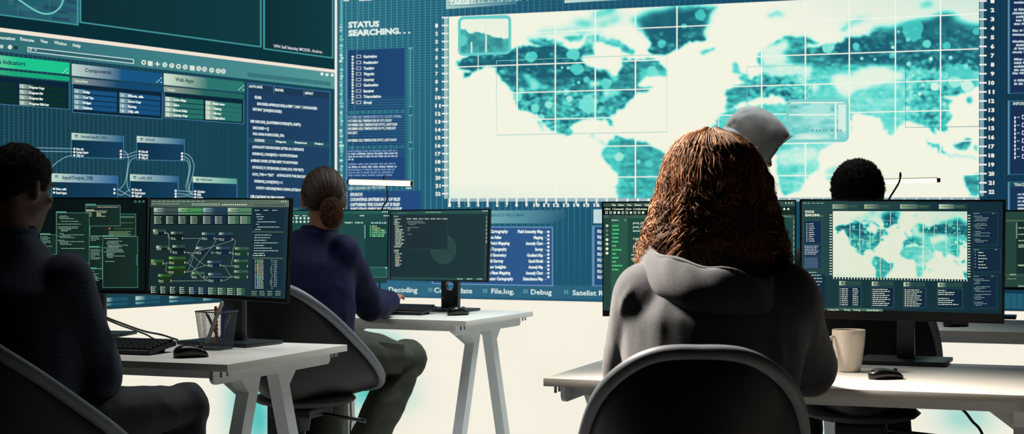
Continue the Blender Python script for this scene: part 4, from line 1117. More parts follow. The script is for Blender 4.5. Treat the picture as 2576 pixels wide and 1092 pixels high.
def c_editor(S, q, root):
    d = QD(S, .0006); d.quad(*q, (30, 50, 56), (34, 56, 60)); o = d.build('screen', root, MON)
    d = Draw(S, .0009)
    d.quad((984, 532), (1228, 529), (1228, 537), (984, 540), (40, 82, 78), (44, 84, 80)); d.dash(1000, 534.6, 1020, 2.6, (90, 130, 124)); d.dash(1070, 533, 1110, 2, (170, 196, 186))
    for x in (1215, 1220, 1225): d.disc(x, 530.6, 1.5, (220, 230, 216), 7)
    d.quad((1222, 538), (1226, 538), (1222, 698), (1218, 698), (44, 76, 74))
    for k in range(7): d.rect(1223.4 - k * .2, 545 + 10 * k, 1224.6, 6, (170, 196, 180))
    d.quad((983, 697), (1222, 700), (1222, 706), (983, 703), (42, 78, 74))
    for x in (1150, 1174, 1200): d.dash(x, 700.4, x + 14, 2.4, (206, 222, 206))
    d.dash(991, 543, 1002, 2.6, (190, 210, 196))
    for k in range(28):
        y = 550.4 + 4.35 * k
        if k in (17,): continue
        x = 991 if k in (0, 1, 2, 3, 16, 18, 19) else 994
        d.rect(x, y, x + 2, 2, (90, 160, 210) if k in (0, 1, 19, 20) else (200, 210, 190)); d.dash(x + 3, y - .4, x + 3 + [14, 7, 12, 8][k % 4] + (6 if 5 < k < 16 else 0), 2.6, (226, 214, 170) if k in (23, 24, 25) else (206, 220, 204))
    d.rect(1020, 549, 1127, 79, (48, 70, 74)); d.rect(1021, 550, 1126, 77, (31, 48, 55), (33, 52, 58))
    for k in range(7): d.disc(1025 + 15 * k, 550.6, 1.4, (220, 230, 210), 7); d.dash(1027 + 15 * k, 549.2, 1035 + 15 * k, 2.6, (200, 214, 196))
    for k, (a, b) in enumerate(((0, 40), (0, 46), (3, 20), (0, 0), (0, 28), (0, 8), (0, 6))):
        if b: d.dash(1025 + a, 556 + 3.8 * k, 1025 + b, 2, (130, 156, 150))
    d.dash(1025, 588, 1037, 2, (120, 150, 144))
    d.build('app_window', o, MON)
    d = Draw(S, .0008); d.disc(1115, 627, 33, (44, 72, 70), 28, 38)
    r = random.Random(2)
    for k in range(60):
        a = r.uniform(0, 6.28); q_ = math.sqrt(r.random()) * .9; x = 1115 + 33 * q_ * math.cos(a); y = 627 + 38 * q_ * math.sin(a)
        d.disc(x, y, r.uniform(1.5, 4), r.choice([(38, 62, 64), (50, 80, 76), (40, 66, 66)]), 6, r.uniform(1, 2.6))
    d.build('globe_picture', o, MON)

def c_code(S, q, root):
    d = QD(S, .0006); d.quad(*q, (34, 72, 64), (36, 70, 66)); o = d.build('screen', root, MON)
    d = Draw(S, .0009)
    T_ = (214, 232, 206)
    d.quad((1518, 511), (2000, 506), (2000, 519), (1518, 520), (58, 84, 74), (54, 80, 72)); d.quad((1518, 520), (2000, 519), (2000, 541), (1518, 541), (14, 28, 30), (26, 44, 42)); d.quad((1518, 541), (2000, 541), (2000, 549), (1518, 549), (62, 92, 80), (58, 88, 76))
    for s, x0, x1 in (('File', 1540, 1549), ('Editor', 1556, 1570), ('View', 1577, 1589), ('Window', 1596, 1614), ('Help', 1622, 1634)): d.text(s, x0, 518, x1, 4.6, T_, bold=.03)
    for s, x0, x1 in (('| Mark', 1521, 1536), ('| Commands', 1541, 1569), ('| Show', 1573, 1589), ('| Configuration', 1593, 1628)): d.text(s, x0, 528, x1, 4.6, T_, bold=.03)
    for k in range(10): d.frame(1523 + 10.2 * k, 532, 1529 + 10.2 * k, 6, 1.4, (206, 224, 196)); 
    for k in (2, 3, 6, 9): d.rect(1524 + 10.2 * k, 533, 1529 + 10.2 * k, 4, (206, 224, 196))
    d.frame(1532, 543, 1587, 4.4, .9, (30, 52, 46)); d.disc(1537, 545, 1.6, (30, 52, 46), 8)
    d.rect(1518, 549, 1537, 231, (38, 66, 60)); d.rect(1537, 549, 1579, 231, (44, 88, 72))
    d.disc(1541, 554, 2, T_, 8); d.dash(1544, 552.4, 1556, 3, T_); d.rect(1572, 552.5, 1574, 3, T_)
    for k, (y, s) in enumerate(zip((568, 578, 588, 598, 608, 618.5, 628.5, 638.5, 648.5, 658.5, 668.5, 678.5), ('DATABASE', 'VARIABLES', 'EQUATION', 'TRACKING', 'DATABANK', 'NODES', 'NETWORK MAPS', 'PORTS', 'DIAGRAMS', 'LINKS', 'NOTIFICATIONS', 'SETTINGS'))):
        d.text(s, 1540, y + 1.8, 1540 + 1.95 * len(s), 3.6, (86, 232, 140), bold=.045)
    for k, y in enumerate((568, 580, 591, 603, 614, 626, 637)):
        d.disc(1527, y, 3.8, [(180, 206, 190), (90, 120, 110), (100, 130, 116), (214, 228, 206), (200, 220, 196), (232, 236, 190), (220, 232, 190)][k], 10)
    for k, (y, s, x) in enumerate(((561, 'group_info->nblocks', 1592), (571, 'group_info->ngroups', 1592), (581, 'atomic_set(&usage, 1)', 1592), (601, 'if (gidsetsize <= NGROUPS)', 1593), (611, 'group_info->blocks', 1598), (621, 'else {', 1592), (631, 'for (i = 0; i < nblocks', 1598), (641, 'struct group_info', 1588), (651, 'struct group_info', 1588))):
        d.text(s, x, y + 2, x + 2.9 * len(s), 5.2, T_, bold=.02)
    # right of the head
    for x in (1977, 1985, 1992): d.disc(x, 511, 1.8, T_, 8)
    d.disc(1973, 526, 3, T_, 8); d.disc(1983, 526, 3, T_, 8); d.dash(1958, 542.4, 1990, 3, (120, 160, 136)); d.quad((1994, 549), (2000, 549), (2000, 780), (1994, 780), (52, 84, 76))
    for k in range(9): d.rect(1996, 553 + 14 * k, 1997.4, 9, (150, 190, 160))
    d.build('app_window', o, MON)

def c_map(S, q, root):
    d = QD(S, .0006); d.quad(*q, (28, 58, 62), (20, 46, 56)); o = d.build('screen', root, MON)
    d = Draw(S, .0008)
    for k in range(40):
        x = 2019 + 2.9 * k; d.rect(x, 505, x + .8, 190, (50, 88, 82))
    for k in range(44): d.rect(2017, 507 + 4.3 * k, 2092, .8, (46, 84, 80))
    for k in range(24): d.rect(2092, 507 + k * .9, 2300, .4, (40, 76, 76))
    d.build('grid_lines', o, MON)
    d = Draw(S, .001)
    T_ = (222, 232, 206)
    d.text('STATUS', 2025, 535.6, 2048, 5.6, T_, bold=.05); d.text('SEARCHING. . .', 2025, 544, 2070, 5.6, T_, bold=.05)
    for k in range(5): d.dash(2021 + 11 * k, 510, 2029 + 11 * k, 2.4, (170, 190, 160))
    for x0, x1 in ((2094, 2160), (2174, 2240), (2264, 2340), (2362, 2432)): d.chip(x0, 514, x1, 11.5, (196, 214, 180), (40, 72, 68), .6); d.dash(x0 + 6, 517.5, x1 - 8, 3.4, (90, 120, 106))
    d.rect(2024, 557, 2065, 56, (24, 44, 80)); d.rect(2022.6, 616, 2065, 27, (24, 46, 82)); d.rect(2022.6, 646, 2065, 29, (24, 46, 82)); d.rect(2030, 688, 2075, 78, (22, 46, 66))
    for k in range(9): d.rect(2028, 562 + 5.4 * k, 2029.4, 3, T_); d.rect(2031, 562.6 + 5.4 * k, 2034, 2, (150, 170, 180)); d.dash(2036, 562 + 5.4 * k, 2046 + 1.6 * (k % 3), 2.4, T_)
    for k in range(6): d.dash(2024, 618 + 4 * k, 2060 - (k % 3) * 3, 2.2, (190, 206, 206))
    for k in range(9): d.dash(2024, 648 + 3 * k, 2058, 1.6, (110, 140, 170))
    d.dash(2030, 684, 2054, 2.4, (180, 206, 190))
    for k in range(6): d.dash(2040, 691 + 8 * k, 2060 + r_.uniform(0, 12), 2.6, (206, 224, 206))
    # ruler marks round the map
    for k in range(23): y = 540 + 6.75 * k; d.rect(2087, y, 2093, 2.2, T_); d.rect(2434.5, 541 + 7 * k, 2441, 2.2, T_)
    for k in range(46): x = 2096 + 7.45 * k; d.rect(x, 697 + (x - 2095) * .018, x + 2.4, 5, T_)
    for k, (x0, x1) in enumerate(((2111, 2160), (2193, 2242), (2273, 2322), (2359, 2415))):
        y = 707 + k * 1.4; d.chip(x0, y, x1 + 6, 11, (190, 208, 176), (40, 74, 72), .35); d.rect(x0 + 6, y + 2.4, x0 + 9, 6, (40, 60, 56)); d.dash(x0 + 13, y + 4, x0 + 34, 3, (40, 66, 62))
        d.rect(x0 - .8, y + 14.2, x1 + 7, 51, (60, 100, 116)); d.rect(x0, y + 15, x1 + 6, 49.4, (20, 42, 60))
        for j in range(9 if k < 3 else 8):
            yy = y + 18.4 + 5.0 * j
            if k == 0: d.dash(x0 + 6, yy, x0 + 22, 2.5, T_); d.dash(x0 + 34, yy, x0 + 48, 2.5, T_); d.rect(x0 + 2, yy, x0 + 3.6, 2.4, T_)
            elif k == 3: d.dash(x0 + 1, yy, x0 + [20, 44, 40, 0, 30, 42, 36, 52][j], 2.4, T_)
            else: d.dash(x0 + (8 if k == 2 else 2), yy, x0 + [40, 46, 34, 44][j % 4], 2.5, T_)
            if k == 2: d.rect(x0 + 3, yy - .4, x0 + 6, 3, (226, 230, 190))
    d.quad((2060, 773), (2221, 777), (2221, 784), (2060, 780), (36, 66, 66), (84, 124, 100))
    for s, x0, x1, y in (('oding', 2058, 2071, 780.4), ('Coding date', 2082, 2110, 781), ('File.log.', 2123, 2139, 781.6), ('Debug', 2147, 2164, 782), ('Satelist Results', 2180, 2211, 782.6)): d.text(s, x0, y, x1, 4.4, (206, 222, 196), bold=.02)
    for (x0, y0, x1, y1) in ((2448, 534, 2510, 617), (2448, 625, 2517, 685), (2448, 692, 2508, 776)):
        d.rect(x0, y0, x1, y1 - y0, (48, 84, 98)); d.rect(x0 + .8, y0 + .8, x1 - .8, y1 - y0 - 1.6, (20, 42, 62)); d.dash(x0 + 2, y0 + 2, x0 + 16, 2, (150, 190, 150)); d.dash(x1 - 14, y0 + 2, x1 - 8, 2, (150, 190, 150))
        n = 18 if y0 < 600 else (6 if y0 < 650 else 18)
        for k in range(n):
            yy = y0 + 9 + k * (y1 - y0 - 14) / n
            if n == 6: d.rect(x0 + 4, yy - 1, x0 + 7, 1.4, (190, 206, 200)); d.dash(x0 + 13, yy, x0 + 26 + 5 * (k % 3), 2.6, T_)
            elif k % 5 != 4: d.dash(x0 + 2 + 2 * (k % 3), yy, x0 + r_.uniform(16, 46), 1.8, (150, 176, 176))
    d.build('app_window', o, MON)
    # the same world map, small
    X0, X1 = 2095, 2433
    xs = np.linspace(X0, X1, 250); nyy = 122
    top = lambda x: 531 + (x - X0) * .003; bot = lambda x: 697 + (x - X0) * .018
    def colf(X, Y):
        u = (X - X0) / (X1 - X0); v = (Y - top(X)) / (bot(X) - top(X))
        wx = 1128 + u * 1335; wt = Rr(42, 1128, wx); wy = wt + v * (499 - wt)
        rgb = map_colors(wx, wy, 1)
        for gx in (1301, 1397, 1497.5, 1598.5, 1703, 2026, 2136.5, 2252.5, 2366): rgb = np.where((np.abs(wx - gx) < 2.8)[..., None], np.array([236, 240, 214.]), rgb)
        for gy in (83, 162, 232, 300, 370, 446): rgb = np.where((np.abs(wy - gy) < 2)[..., None], rgb * .5 + np.array([236, 240, 214.]) * .5, rgb)
        return rgb * np.array([.955, .975, .95]) - np.array([6, 4, 2.])
    grid_mesh('map_picture', S, .0012, list(xs), lambda x: np.linspace(top(x), bot(x), nyy), colf, o, MON, nyy)

def c_rear(S, q, root):
    d = QD(S, .0006); d.quad(*q, (40, 72, 58), (36, 66, 60)); o = d.build('screen', root, MON)
    d = Draw(S, .001)
    d.rect(2300, 553, 2640, 4, (70, 104, 80)); d.rect(2557, 558, 2640, 130, (24, 44, 44)); d.rect(2524, 690, 2640, 5, (54, 84, 70))
    for k in range(4): d.dash(2562, 572 + 16 * k, 2576, 2.6, (200, 216, 190))
    d.rect(2556, 560, 2559, 40, (120, 150, 130)); d.dash(2540, 689, 2556, 3, (180, 200, 170)); d.dash(2534, 700, 2556, 2.4, (130, 160, 140)); d.rect(2560, 614, 2640, 6, (56, 86, 60)); d.rect(2560, 665, 2640, 5, (90, 120, 96)); d.rect(2560, 717, 2640, 5, (70, 100, 80))
    for y in (614, 665, 717): d.dash(2563, y + 1.4, 2600, 2.6, (206, 220, 196))
    d.build('app_window', o, MON)
r_ = random.Random(12)
monitor((-40, 496), (372, 497.5), (368, 741), (-36, 737), 5.62, 5.50, 'black monitor with overlapping code windows, beside the dark short haired head', D1, (238, 5.80), c_windows, plate=(0.27, 0.18))
monitor((376.5, 498), (731, 499), (721.5, 763), (369, 741), 5.45, 5.16, 'black monitor showing a green node graph, behind the mesh pen basket', D1, (588, 5.42), c_nodes, plate=(0.30, 0.2), neckw=.092)
monitor((676, 528), (979.5, 526.8), (975.5, 705), (678, 702), 7.50, 7.40, 'black monitor with green file list, partly behind the person with the hair bun', D2, (830, 7.6), c_files, inset=(3, 3, 3, 6))
monitor((981.5, 528), (1232, 524.8), (1227, 710.5), (979.5, 704.5), 7.34, 7.08, 'black monitor with a dark code editor on the middle desk', D2, (1134, 7.28), c_editor, inset=(3, 3, 3, 5), neck_hole=True, plate=(0.24, 0.17), neckw=.088)
monitor((1514, 507.5), (2003, 502.5), (2003, 799.5), (1516, 796), 4.84, 4.74, 'black monitor with green code editor, half hidden behind the curly haired person', D3, (1762, 4.98), c_code, inset=(4, 4, 4, 15), plate=(0.25, 0.18))
monitor((2011.5, 501), (2529, 502.5), (2525.5, 815), (2013, 799.5), 4.76, 4.54, 'black monitor showing the same world map in small, behind the white mug', D3, (2279, 4.74), c_map, inset=(5, 6, 5, 25), plate=(0.255, 0.2), neckw=.05)
monitor((2318, 527), (2664, 529), (2660, 731), (2320, 726), 6.80, 6.62, 'black monitor on the desk furthest back, cut off by the frame', D4, (2480, 6.78), c_rear, inset=(3, 3, 4, 7), plate=(0.25, 0.16))
# ------------------------------------------------------------------ things on and around the desks
def rotz(a): return Matrix.Rotation(a, 3, 'Z')
def mouse(px, py, d, yaw, label, s=1.0, hk=1.22):
    p = at(px, py, d); p.z = TOP
    root = empty('computer_mouse', p, label, 'mouse', 'black computer mice'); M = rotz(yaw)
    mb = MB(); n = 18; prof = []
    for k in range(15):
        t = k / 14; y = (t - .5) * .112 * s
        w = .031 * s * (max(0, 1 - abs(2 * t - 1) ** 3.2)) ** .5 * (1 - .10 * math.sin(math.pi * t)) + 1e-4
        h = .036 * hk * s * (max(0, 1 - abs(1.9 * t - .86) ** 2.3)) ** .55 * (1 - .25 * t) + 1e-4
        prof.append((y, w, h))
    vs = []; fs = []
    for y, w_, h in prof:
        for j in range(n):
            a = 2 * math.pi * j / n
            z = h * .5 + h * .5 * math.copysign(abs(math.sin(a)) ** .75, math.sin(a)); x = w_ * math.copysign(abs(math.cos(a)) ** .8, math.cos(a))
            vs.append(p + M @ V((x, y, max(.0008, z))))
    for i in range(14):
        for j in range(n): fs.append((i * n + j, i * n + (j + 1) % n, (i + 1) * n + (j + 1) % n, (i + 1) * n + j))
    fs.append(tuple(range(n - 1, -1, -1))); fs.append(tuple(14 * n + j for j in range(n)))
    mb.add(vs, fs); mb.build('mouse_body', M_black2, root, smooth=True)
    mb = MB(); c = p + M @ V((0, .030 * s, (.0245 * hk) * s)); a = M @ V((.0035, 0, 0)); mb.tube([c - a, c + a], .0075 * s, 14); mb.build('scroll_wheel', mat('rubber_grey', (44, 46, 50), .7), root)
    return root
mouse(481, 886, 4.90, R(-62), 'black mouse on the desk edge near the mesh pen basket')
mouse(1152, 787, 6.95, R(-50), 'black mouse on the middle desk next to the keyboard')
mouse(2228, 947, 4.26, R(-72), 'black mouse lying in front of the white mug', .92, .95)
mouse(2404, 819, 6.25, R(-70), 'small dark mouse on the desk furthest back', 1.0)

def keyboard(corner_px, corner_py, d, yaw, label, length=.44, depth=.15):
    """corner: the front right corner"""
    p = at(corner_px, corner_py, d); p.z = TOP
    root = empty('keyboard', p, label, 'keyboard', 'black keyboards')
    M = rotz(-yaw)
    P = lambda l, s, z: p + M @ V((-l, s, z))
    mb = MB()
    prof = [(0, .004), (0, .013), (.004, .016), (depth - .004, .034), (depth, .031), (depth, .020), (.01, .0035)]
    n = len(prof); vs = [P(0, s, z) for s, z in prof] + [P(length, s, z) for s, z in prof]
    mb.add(vs, [tuple(range(n - 1, -1, -1)), tuple(range(n, 2 * n))] + [(i, (i + 1) % n, (i + 1) % n + n, i + n) for i in range(n)])
    mb.build('keyboard_base', M_black, root)
    mb = MB(); rows = 6; cs = .0186
    for r in range(rows):
        s = .018 + r * (depth - .034) / (rows - 1) + (.003 if r == 5 else 0)
        z = .016 + (s / depth) * .0185
        ncol = 21
        for c in range(ncol):
            l = .016 + c * (length - .032) / (ncol - 1)
            if r == 0 and 8 <= c <= 12:
                if c != 10: continue
                w_ = .1
            else: w_ = .0158
            mb.box(P(l, s, z + .003), (w_, .0155, .008), M @ Matrix.Rotation(.12, 3, 'X'), 0)
    mb.build('keycaps', mat('keycap_black', (34, 37, 41), .4), root)
    for l in (.03, length - .03):
        mb = MB(); mb.box(P(l, depth - .035, .011), (.022, .006, .022), M @ Matrix.Rotation(-.5, 3, 'X'), .001); mb.build('tilt_foot', M_black, root)
    mb = MB(); mb.tube([P(0.006, 0.0012, .0145), P(length - .006, .0012, .0145)], .0012, 6); mb.build('front_lip', mat('lip_silver', (150, 150, 146), .35, metal=.6), root)
keyboard(376, 895, 4.96, R(21), 'black keyboard beside the elbow of the person in the dark checked shirt')
keyboard(1060, 797, 6.93, R(24), 'black keyboard on the middle desk under the hand of the person with the bun')

# mug
def lathe(mb, prof, n, c, M=None):
    vs = []; fs = []
    for r, z in prof:
        for j in range(n):
            a = 2 * math.pi * j / n; vs.append(V(c) + V((r * math.cos(a), r * math.sin(a), z)))
    for i in range(len(prof) - 1):
        for j in range(n): fs.append((i * n + j, i * n + (j + 1) % n, (i + 1) * n + (j + 1) % n, (i + 1) * n + j))
    fs.append(tuple(range(n - 1, -1, -1))); fs.append(tuple((len(prof) - 1) * n + j for j in range(n)))
    mb.add(vs, fs)
M_mug = mat('mug_glaze_cream', (226, 216, 200), 0.22, var=0.02, coat=.3)
mp = at(2135, 935, 4.46); mp.z = TOP
root = empty('mug', mp, 'white ceramic mug on the desk in front of the small map monitor', 'mug')
mb = MB(); lathe(mb, [(.0, .0006), (.029, .0006), (.0325, .004), (.0365, .025), (.0405, .05), (.0438, .075), (.0462, .105), (.0466, .116), (.0455, .118), (.0438, .115), (.041, .075), (.037, .04), (.032, .012), (0.001, .010)], 40, mp); mb.build('mug_body', M_mug, root, smooth=True)
mb = MB()
hd = V((-.93, -.36, 0))
pts = [mp + hd * r + V((0, 0, z)) for r, z in ((.041, .092), (.052, .099), (.062, .094), (.066, .078), (.064, .06), (.057, .042), (.047, .032), (.038, .034))]
mb.tube(pts, [.0052, .0056, .006, .006, .006, .006, .0056, .005], 10); mb.build('mug_handle', M_mug, root, smooth=True)

# wire mesh pen basket
M_wire = mat('wire_mesh_steel', (96, 108, 114), 0.4, metal=.5)
pb = at(545, 880, 5.20); pb.z = TOP
root = empty('pen_basket', pb, 'grey wire mesh pen basket on the desk in front of the node graph monitor', 'pen holder')
PM = rotz(R(-30))
def sqr(h, a, zz):   # rounded square ring point, h half size
    ca, sa = math.cos(a), math.sin(a); k = (abs(ca) ** 5 + abs(sa) ** 5) ** (-1 / 5)
    return pb + PM @ V((h * ca * k, h * sa * k, zz))
NH, NV = 60, 20; HB, HT, ZH = .042, .056, .122
mb = MB()
node_ = [[sqr(HB + (HT - HB) * v / NV, 2 * math.pi * (u + .5 * (v % 2)) / NH, .002 + ZH * v / NV) for u in range(NH)] for v in range(NV + 1)]
for v in range(NV):
    for u in range(NH):
        a = node_[v][u]
        for w_ in ((u if v % 2 == 0 else u), (u - 1 if v % 2 == 0 else u + 1)):
            mb.tube([a, node_[v + 1][w_ % NH]], .00055, 3, cap=False)
mb.build('mesh_wall', M_wire, root)
mb = MB(); mb.tube([sqr(HT, 2 * math.pi * k / 48, ZH + .002) for k in range(49)], .0022, 8); mb.build('rim', M_wire, root, smooth=True)
mb = MB(); mb.loft([(pb + V((0, 0, .0008)), PM @ V((.043, 0, 0)), PM @ V((0, .043, 0))), (pb + V((0, 0, .006)), PM @ V((.043, 0, 0)), PM @ V((0, .043, 0)))], 32, power=.5); mb.build('bottom_plate', M_wire, root)
def pen(a, b, r, col, label, name='pen', tip=True):
    a = pb + PM @ V(a); b = pb + PM @ V(b)
    root = empty(name, a, label, 'pen')
    mb = MB(); d_ = (b - a); mb.tube([a + d_ * .08, b - d_ * .06], [r, r], 10); mb.tube([b - d_ * .06, b], [r, r * .8], 10)
    mb.build('pen_body', mat('pen_' + label.split()[0], col, .4), root, smooth=False)
    mb = MB(); mb.tube([a, a + d_ * .04, a + d_ * .08], [r * .2, r * .6, r], 10); mb.build('pen_tip', M_black, root)
    if tip:
        mb = MB(); s = d_.orthogonal().normalized(); q = b - d_ * .05 + s * r * 1.3; mb.tube([q, q - d_ * .22], r * .28, 6); mb.build('pen_clip', M_wire, root)
pen((-.030, -.022, .008), (.050, -.030, .158), .0062, (190, 190, 186), 'silver thick marker leaning out of the mesh pen basket', 'marker')
pen((-.010, .012, .008), (-.006, .002, .140), .0052, (196, 84, 40), 'orange pen standing in the mesh pen basket')
pen((.014, .012, .008), (.020, .016, .134), .0046, (40, 60, 170), 'blue pen standing in the mesh pen basket')
pen((.030, -.006, .008), (-.036, -.010, .118), .0040, (40, 44, 50), 'dark thin pen leaning left inside the mesh pen basket')
pen((-.024, .030, .008), (.030, .032, .112), .0038, (150, 160, 170), 'grey thin pen leaning inside the mesh pen basket')

# cables
M_cable = mat('cable_black', (12, 13, 15), 0.5)
def spline(P, n=8):
    P = [V(p) for p in P]; out = []
    Q = [P[0]] + P + [P[-1]]
    for i in range(1, len(Q) - 2):
        for k in range(n):
            t = k / n
            out.append(0.5 * ((2 * Q[i]) + (Q[i + 1] - Q[i - 1]) * t + (2 * Q[i - 1] - 5 * Q[i] + 4 * Q[i + 1] - Q[i + 2]) * t * t + (3 * Q[i] - Q[i - 1] - 3 * Q[i + 1] + Q[i + 2]) * t ** 3))
    out.append(P[-1]); return out
def cable(pts, r, label, name='cable'):
    mb = MB(); mb.tube(spline(pts), r, 8); o = mb.build(name, M_cable, None, smooth=True); tag(o, label, 'cable'); return o
cable([at(240, 776, 5.66), at(258, 794, 5.66), at(310, 815, 5.66), at(362, 833, 5.66), at(405, 842, 5.66), at(430, 850, 5.58), at(446, 855, 5.50)], .0036, 'upper black cable drooping from the monitor to the back of the desk')
cable([at(242, 790, 5.72), at(258, 799, 5.72), at(300, 817, 5.72), at(345, 833, 5.72), at(368, 842, 5.69), at(380, 849, 5.62), at(388, 853, 5.57)], .0032, 'lower black cable drooping from the monitor to the back of the desk')
cable([at(2372, 985, 4.60), at(2392, 1010, 4.62), at(2425, 1034, 4.64), at(2446, 1060, 4.66), at(2470, 1090, 4.68), at(2500, 1180, 4.72), at(2520, 1330, 4.74), (1.32, 4.72, .008), (1.2, 4.5, .006)], .0042, 'thick black cable hanging under the desk with the mug')
cable([at(884, 985, 7.0), at(882, 1010, 6.98), at(883, 1050, 6.98), at(882, 1100, 6.98), (-.685, 7.0, .006), (-.66, 7.1, .006)], .0035, 'thin cable hanging behind the grey computer tower')

# lamps with a glowing tube
M_tube = lamp_mat('tube_light', (255, 240, 206), 1.6)
def tube_lamp(a, b, rad, base, armpts, label, endr):
    root = empty('desk_lamp', base, label, 'lamp', 'tube lamps behind the monitors')
    mb = MB(); ax = (b - a).normalized(); mb.tube([a, a + ax * .004, b - ax * .004, b], [rad * .8, rad, rad, rad * .8], 14); mb.build('light_tube', M_tube, root, smooth=True)
    for p, s in ((a, -1), (b, 1)):
        mb = MB(); mb.tube([p, p + ax * s * endr], [rad * 1.02, rad * .9], 12); mb.build('end_cap', M_dkmetal, root)
    mb = MB(); up = V((0, 0, rad * .95)); mb.tube([a + up, b + up], rad * .3, 8); mb.build('lamp_housing', mat('lamp_housing_grey', (170, 172, 170), .4), root)
    mb = MB(); mb.tube(spline(armpts), .0042, 8); mb.build('lamp_arm', M_dkmetal, root, smooth=True)
    mb = MB(); mb.box(V(base) + V((0, 0, .02)), (.06, .05, .04), None, .004); mb.build('clamp', M_black, root)
    mid = (a + b) / 2
    mb = MB(); q = armpts[0]; mb.tube([q, q + V((0, 0, .02))], [.006, .004], 8); mb.build('lamp_knob', M_dkmetal, root)
lb = at(955, 770, 7.50); lb.z = TOP
tube_lamp(at(879, 458, 7.45), at(1034, 462, 7.38), .0125, lb, [at(966, 452, 7.42), at(972, 470, 7.43), at(975, 490, 7.45), at(972, 508, 7.48), at(962, 525, 7.5), at(956, 580, 7.5), lb + V((0, 0, .04))], 'glowing tube lamp behind the person with the hair bun', .010)
lb = at(2190, 780, 6.75); lb.z = TOP
tube_lamp(at(2200, 457.5, 6.80), at(2357, 453.5, 6.72), .0098, lb, [at(2265, 445, 6.75), at(2262, 458, 6.75), at(2253, 474, 6.75), at(2237, 500, 6.75), at(2214, 545, 6.75), at(2200, 640, 6.75), lb + V((0, 0, .04))], 'glowing tube lamp behind the short haired person, before the map', .014)

# computer towers on the floor
def tower(x0, x1, d, top, dep, m, label, vent):
    a = at(x0, 1092, d); b = at(x1, 1092, d); zt = CAMZ - (top - HOR) / F * d
    w_ = (b.x - a.x); c = V(((a.x + b.x) / 2, d + dep / 2, 0))
    root = empty('computer_tower', c, label, 'computer')
    mb = MB(); mb.box(c + V((0, 0, zt / 2 + .008)), (w_, dep, zt - .016), None, .006); smooth_angle(mb.build('tower_case', m, root), 30)
    mb = MB(); mb.box(c + V((w_ * .05, -dep / 2 - .001, zt - .06)), (w_ * .34, .006, .02), None, .002); mb.build('carry_slot', M_black, root)
    mb = MB()
    for k in range(5): mb.box(c + V((0, -dep / 2 - .001, zt * .3 + .03 * k)), (w_ * .7, .004, .006))
    mb.build('vent_slots', M_black if vent else m, root)
    mb = MB()
    for sx in (-1, 1):
        for sy in (-1, 1): mb.box(c + V((sx * w_ * .36, sy * dep * .38, .004)), (.03, .03, .008))
    mb.build('rubber_feet', M_black, root)
tower(782, 876, 6.98, 966, .3, mat('tower_grey', (158, 166, 172), .5), 'pale grey computer tower on the floor behind the legs of the seated person', False)
tower(672, 744, 6.50, 976, .4, mat('tower_navy', (26, 32, 46), .5), 'dark computer tower on the floor behind the trestle legs', True)

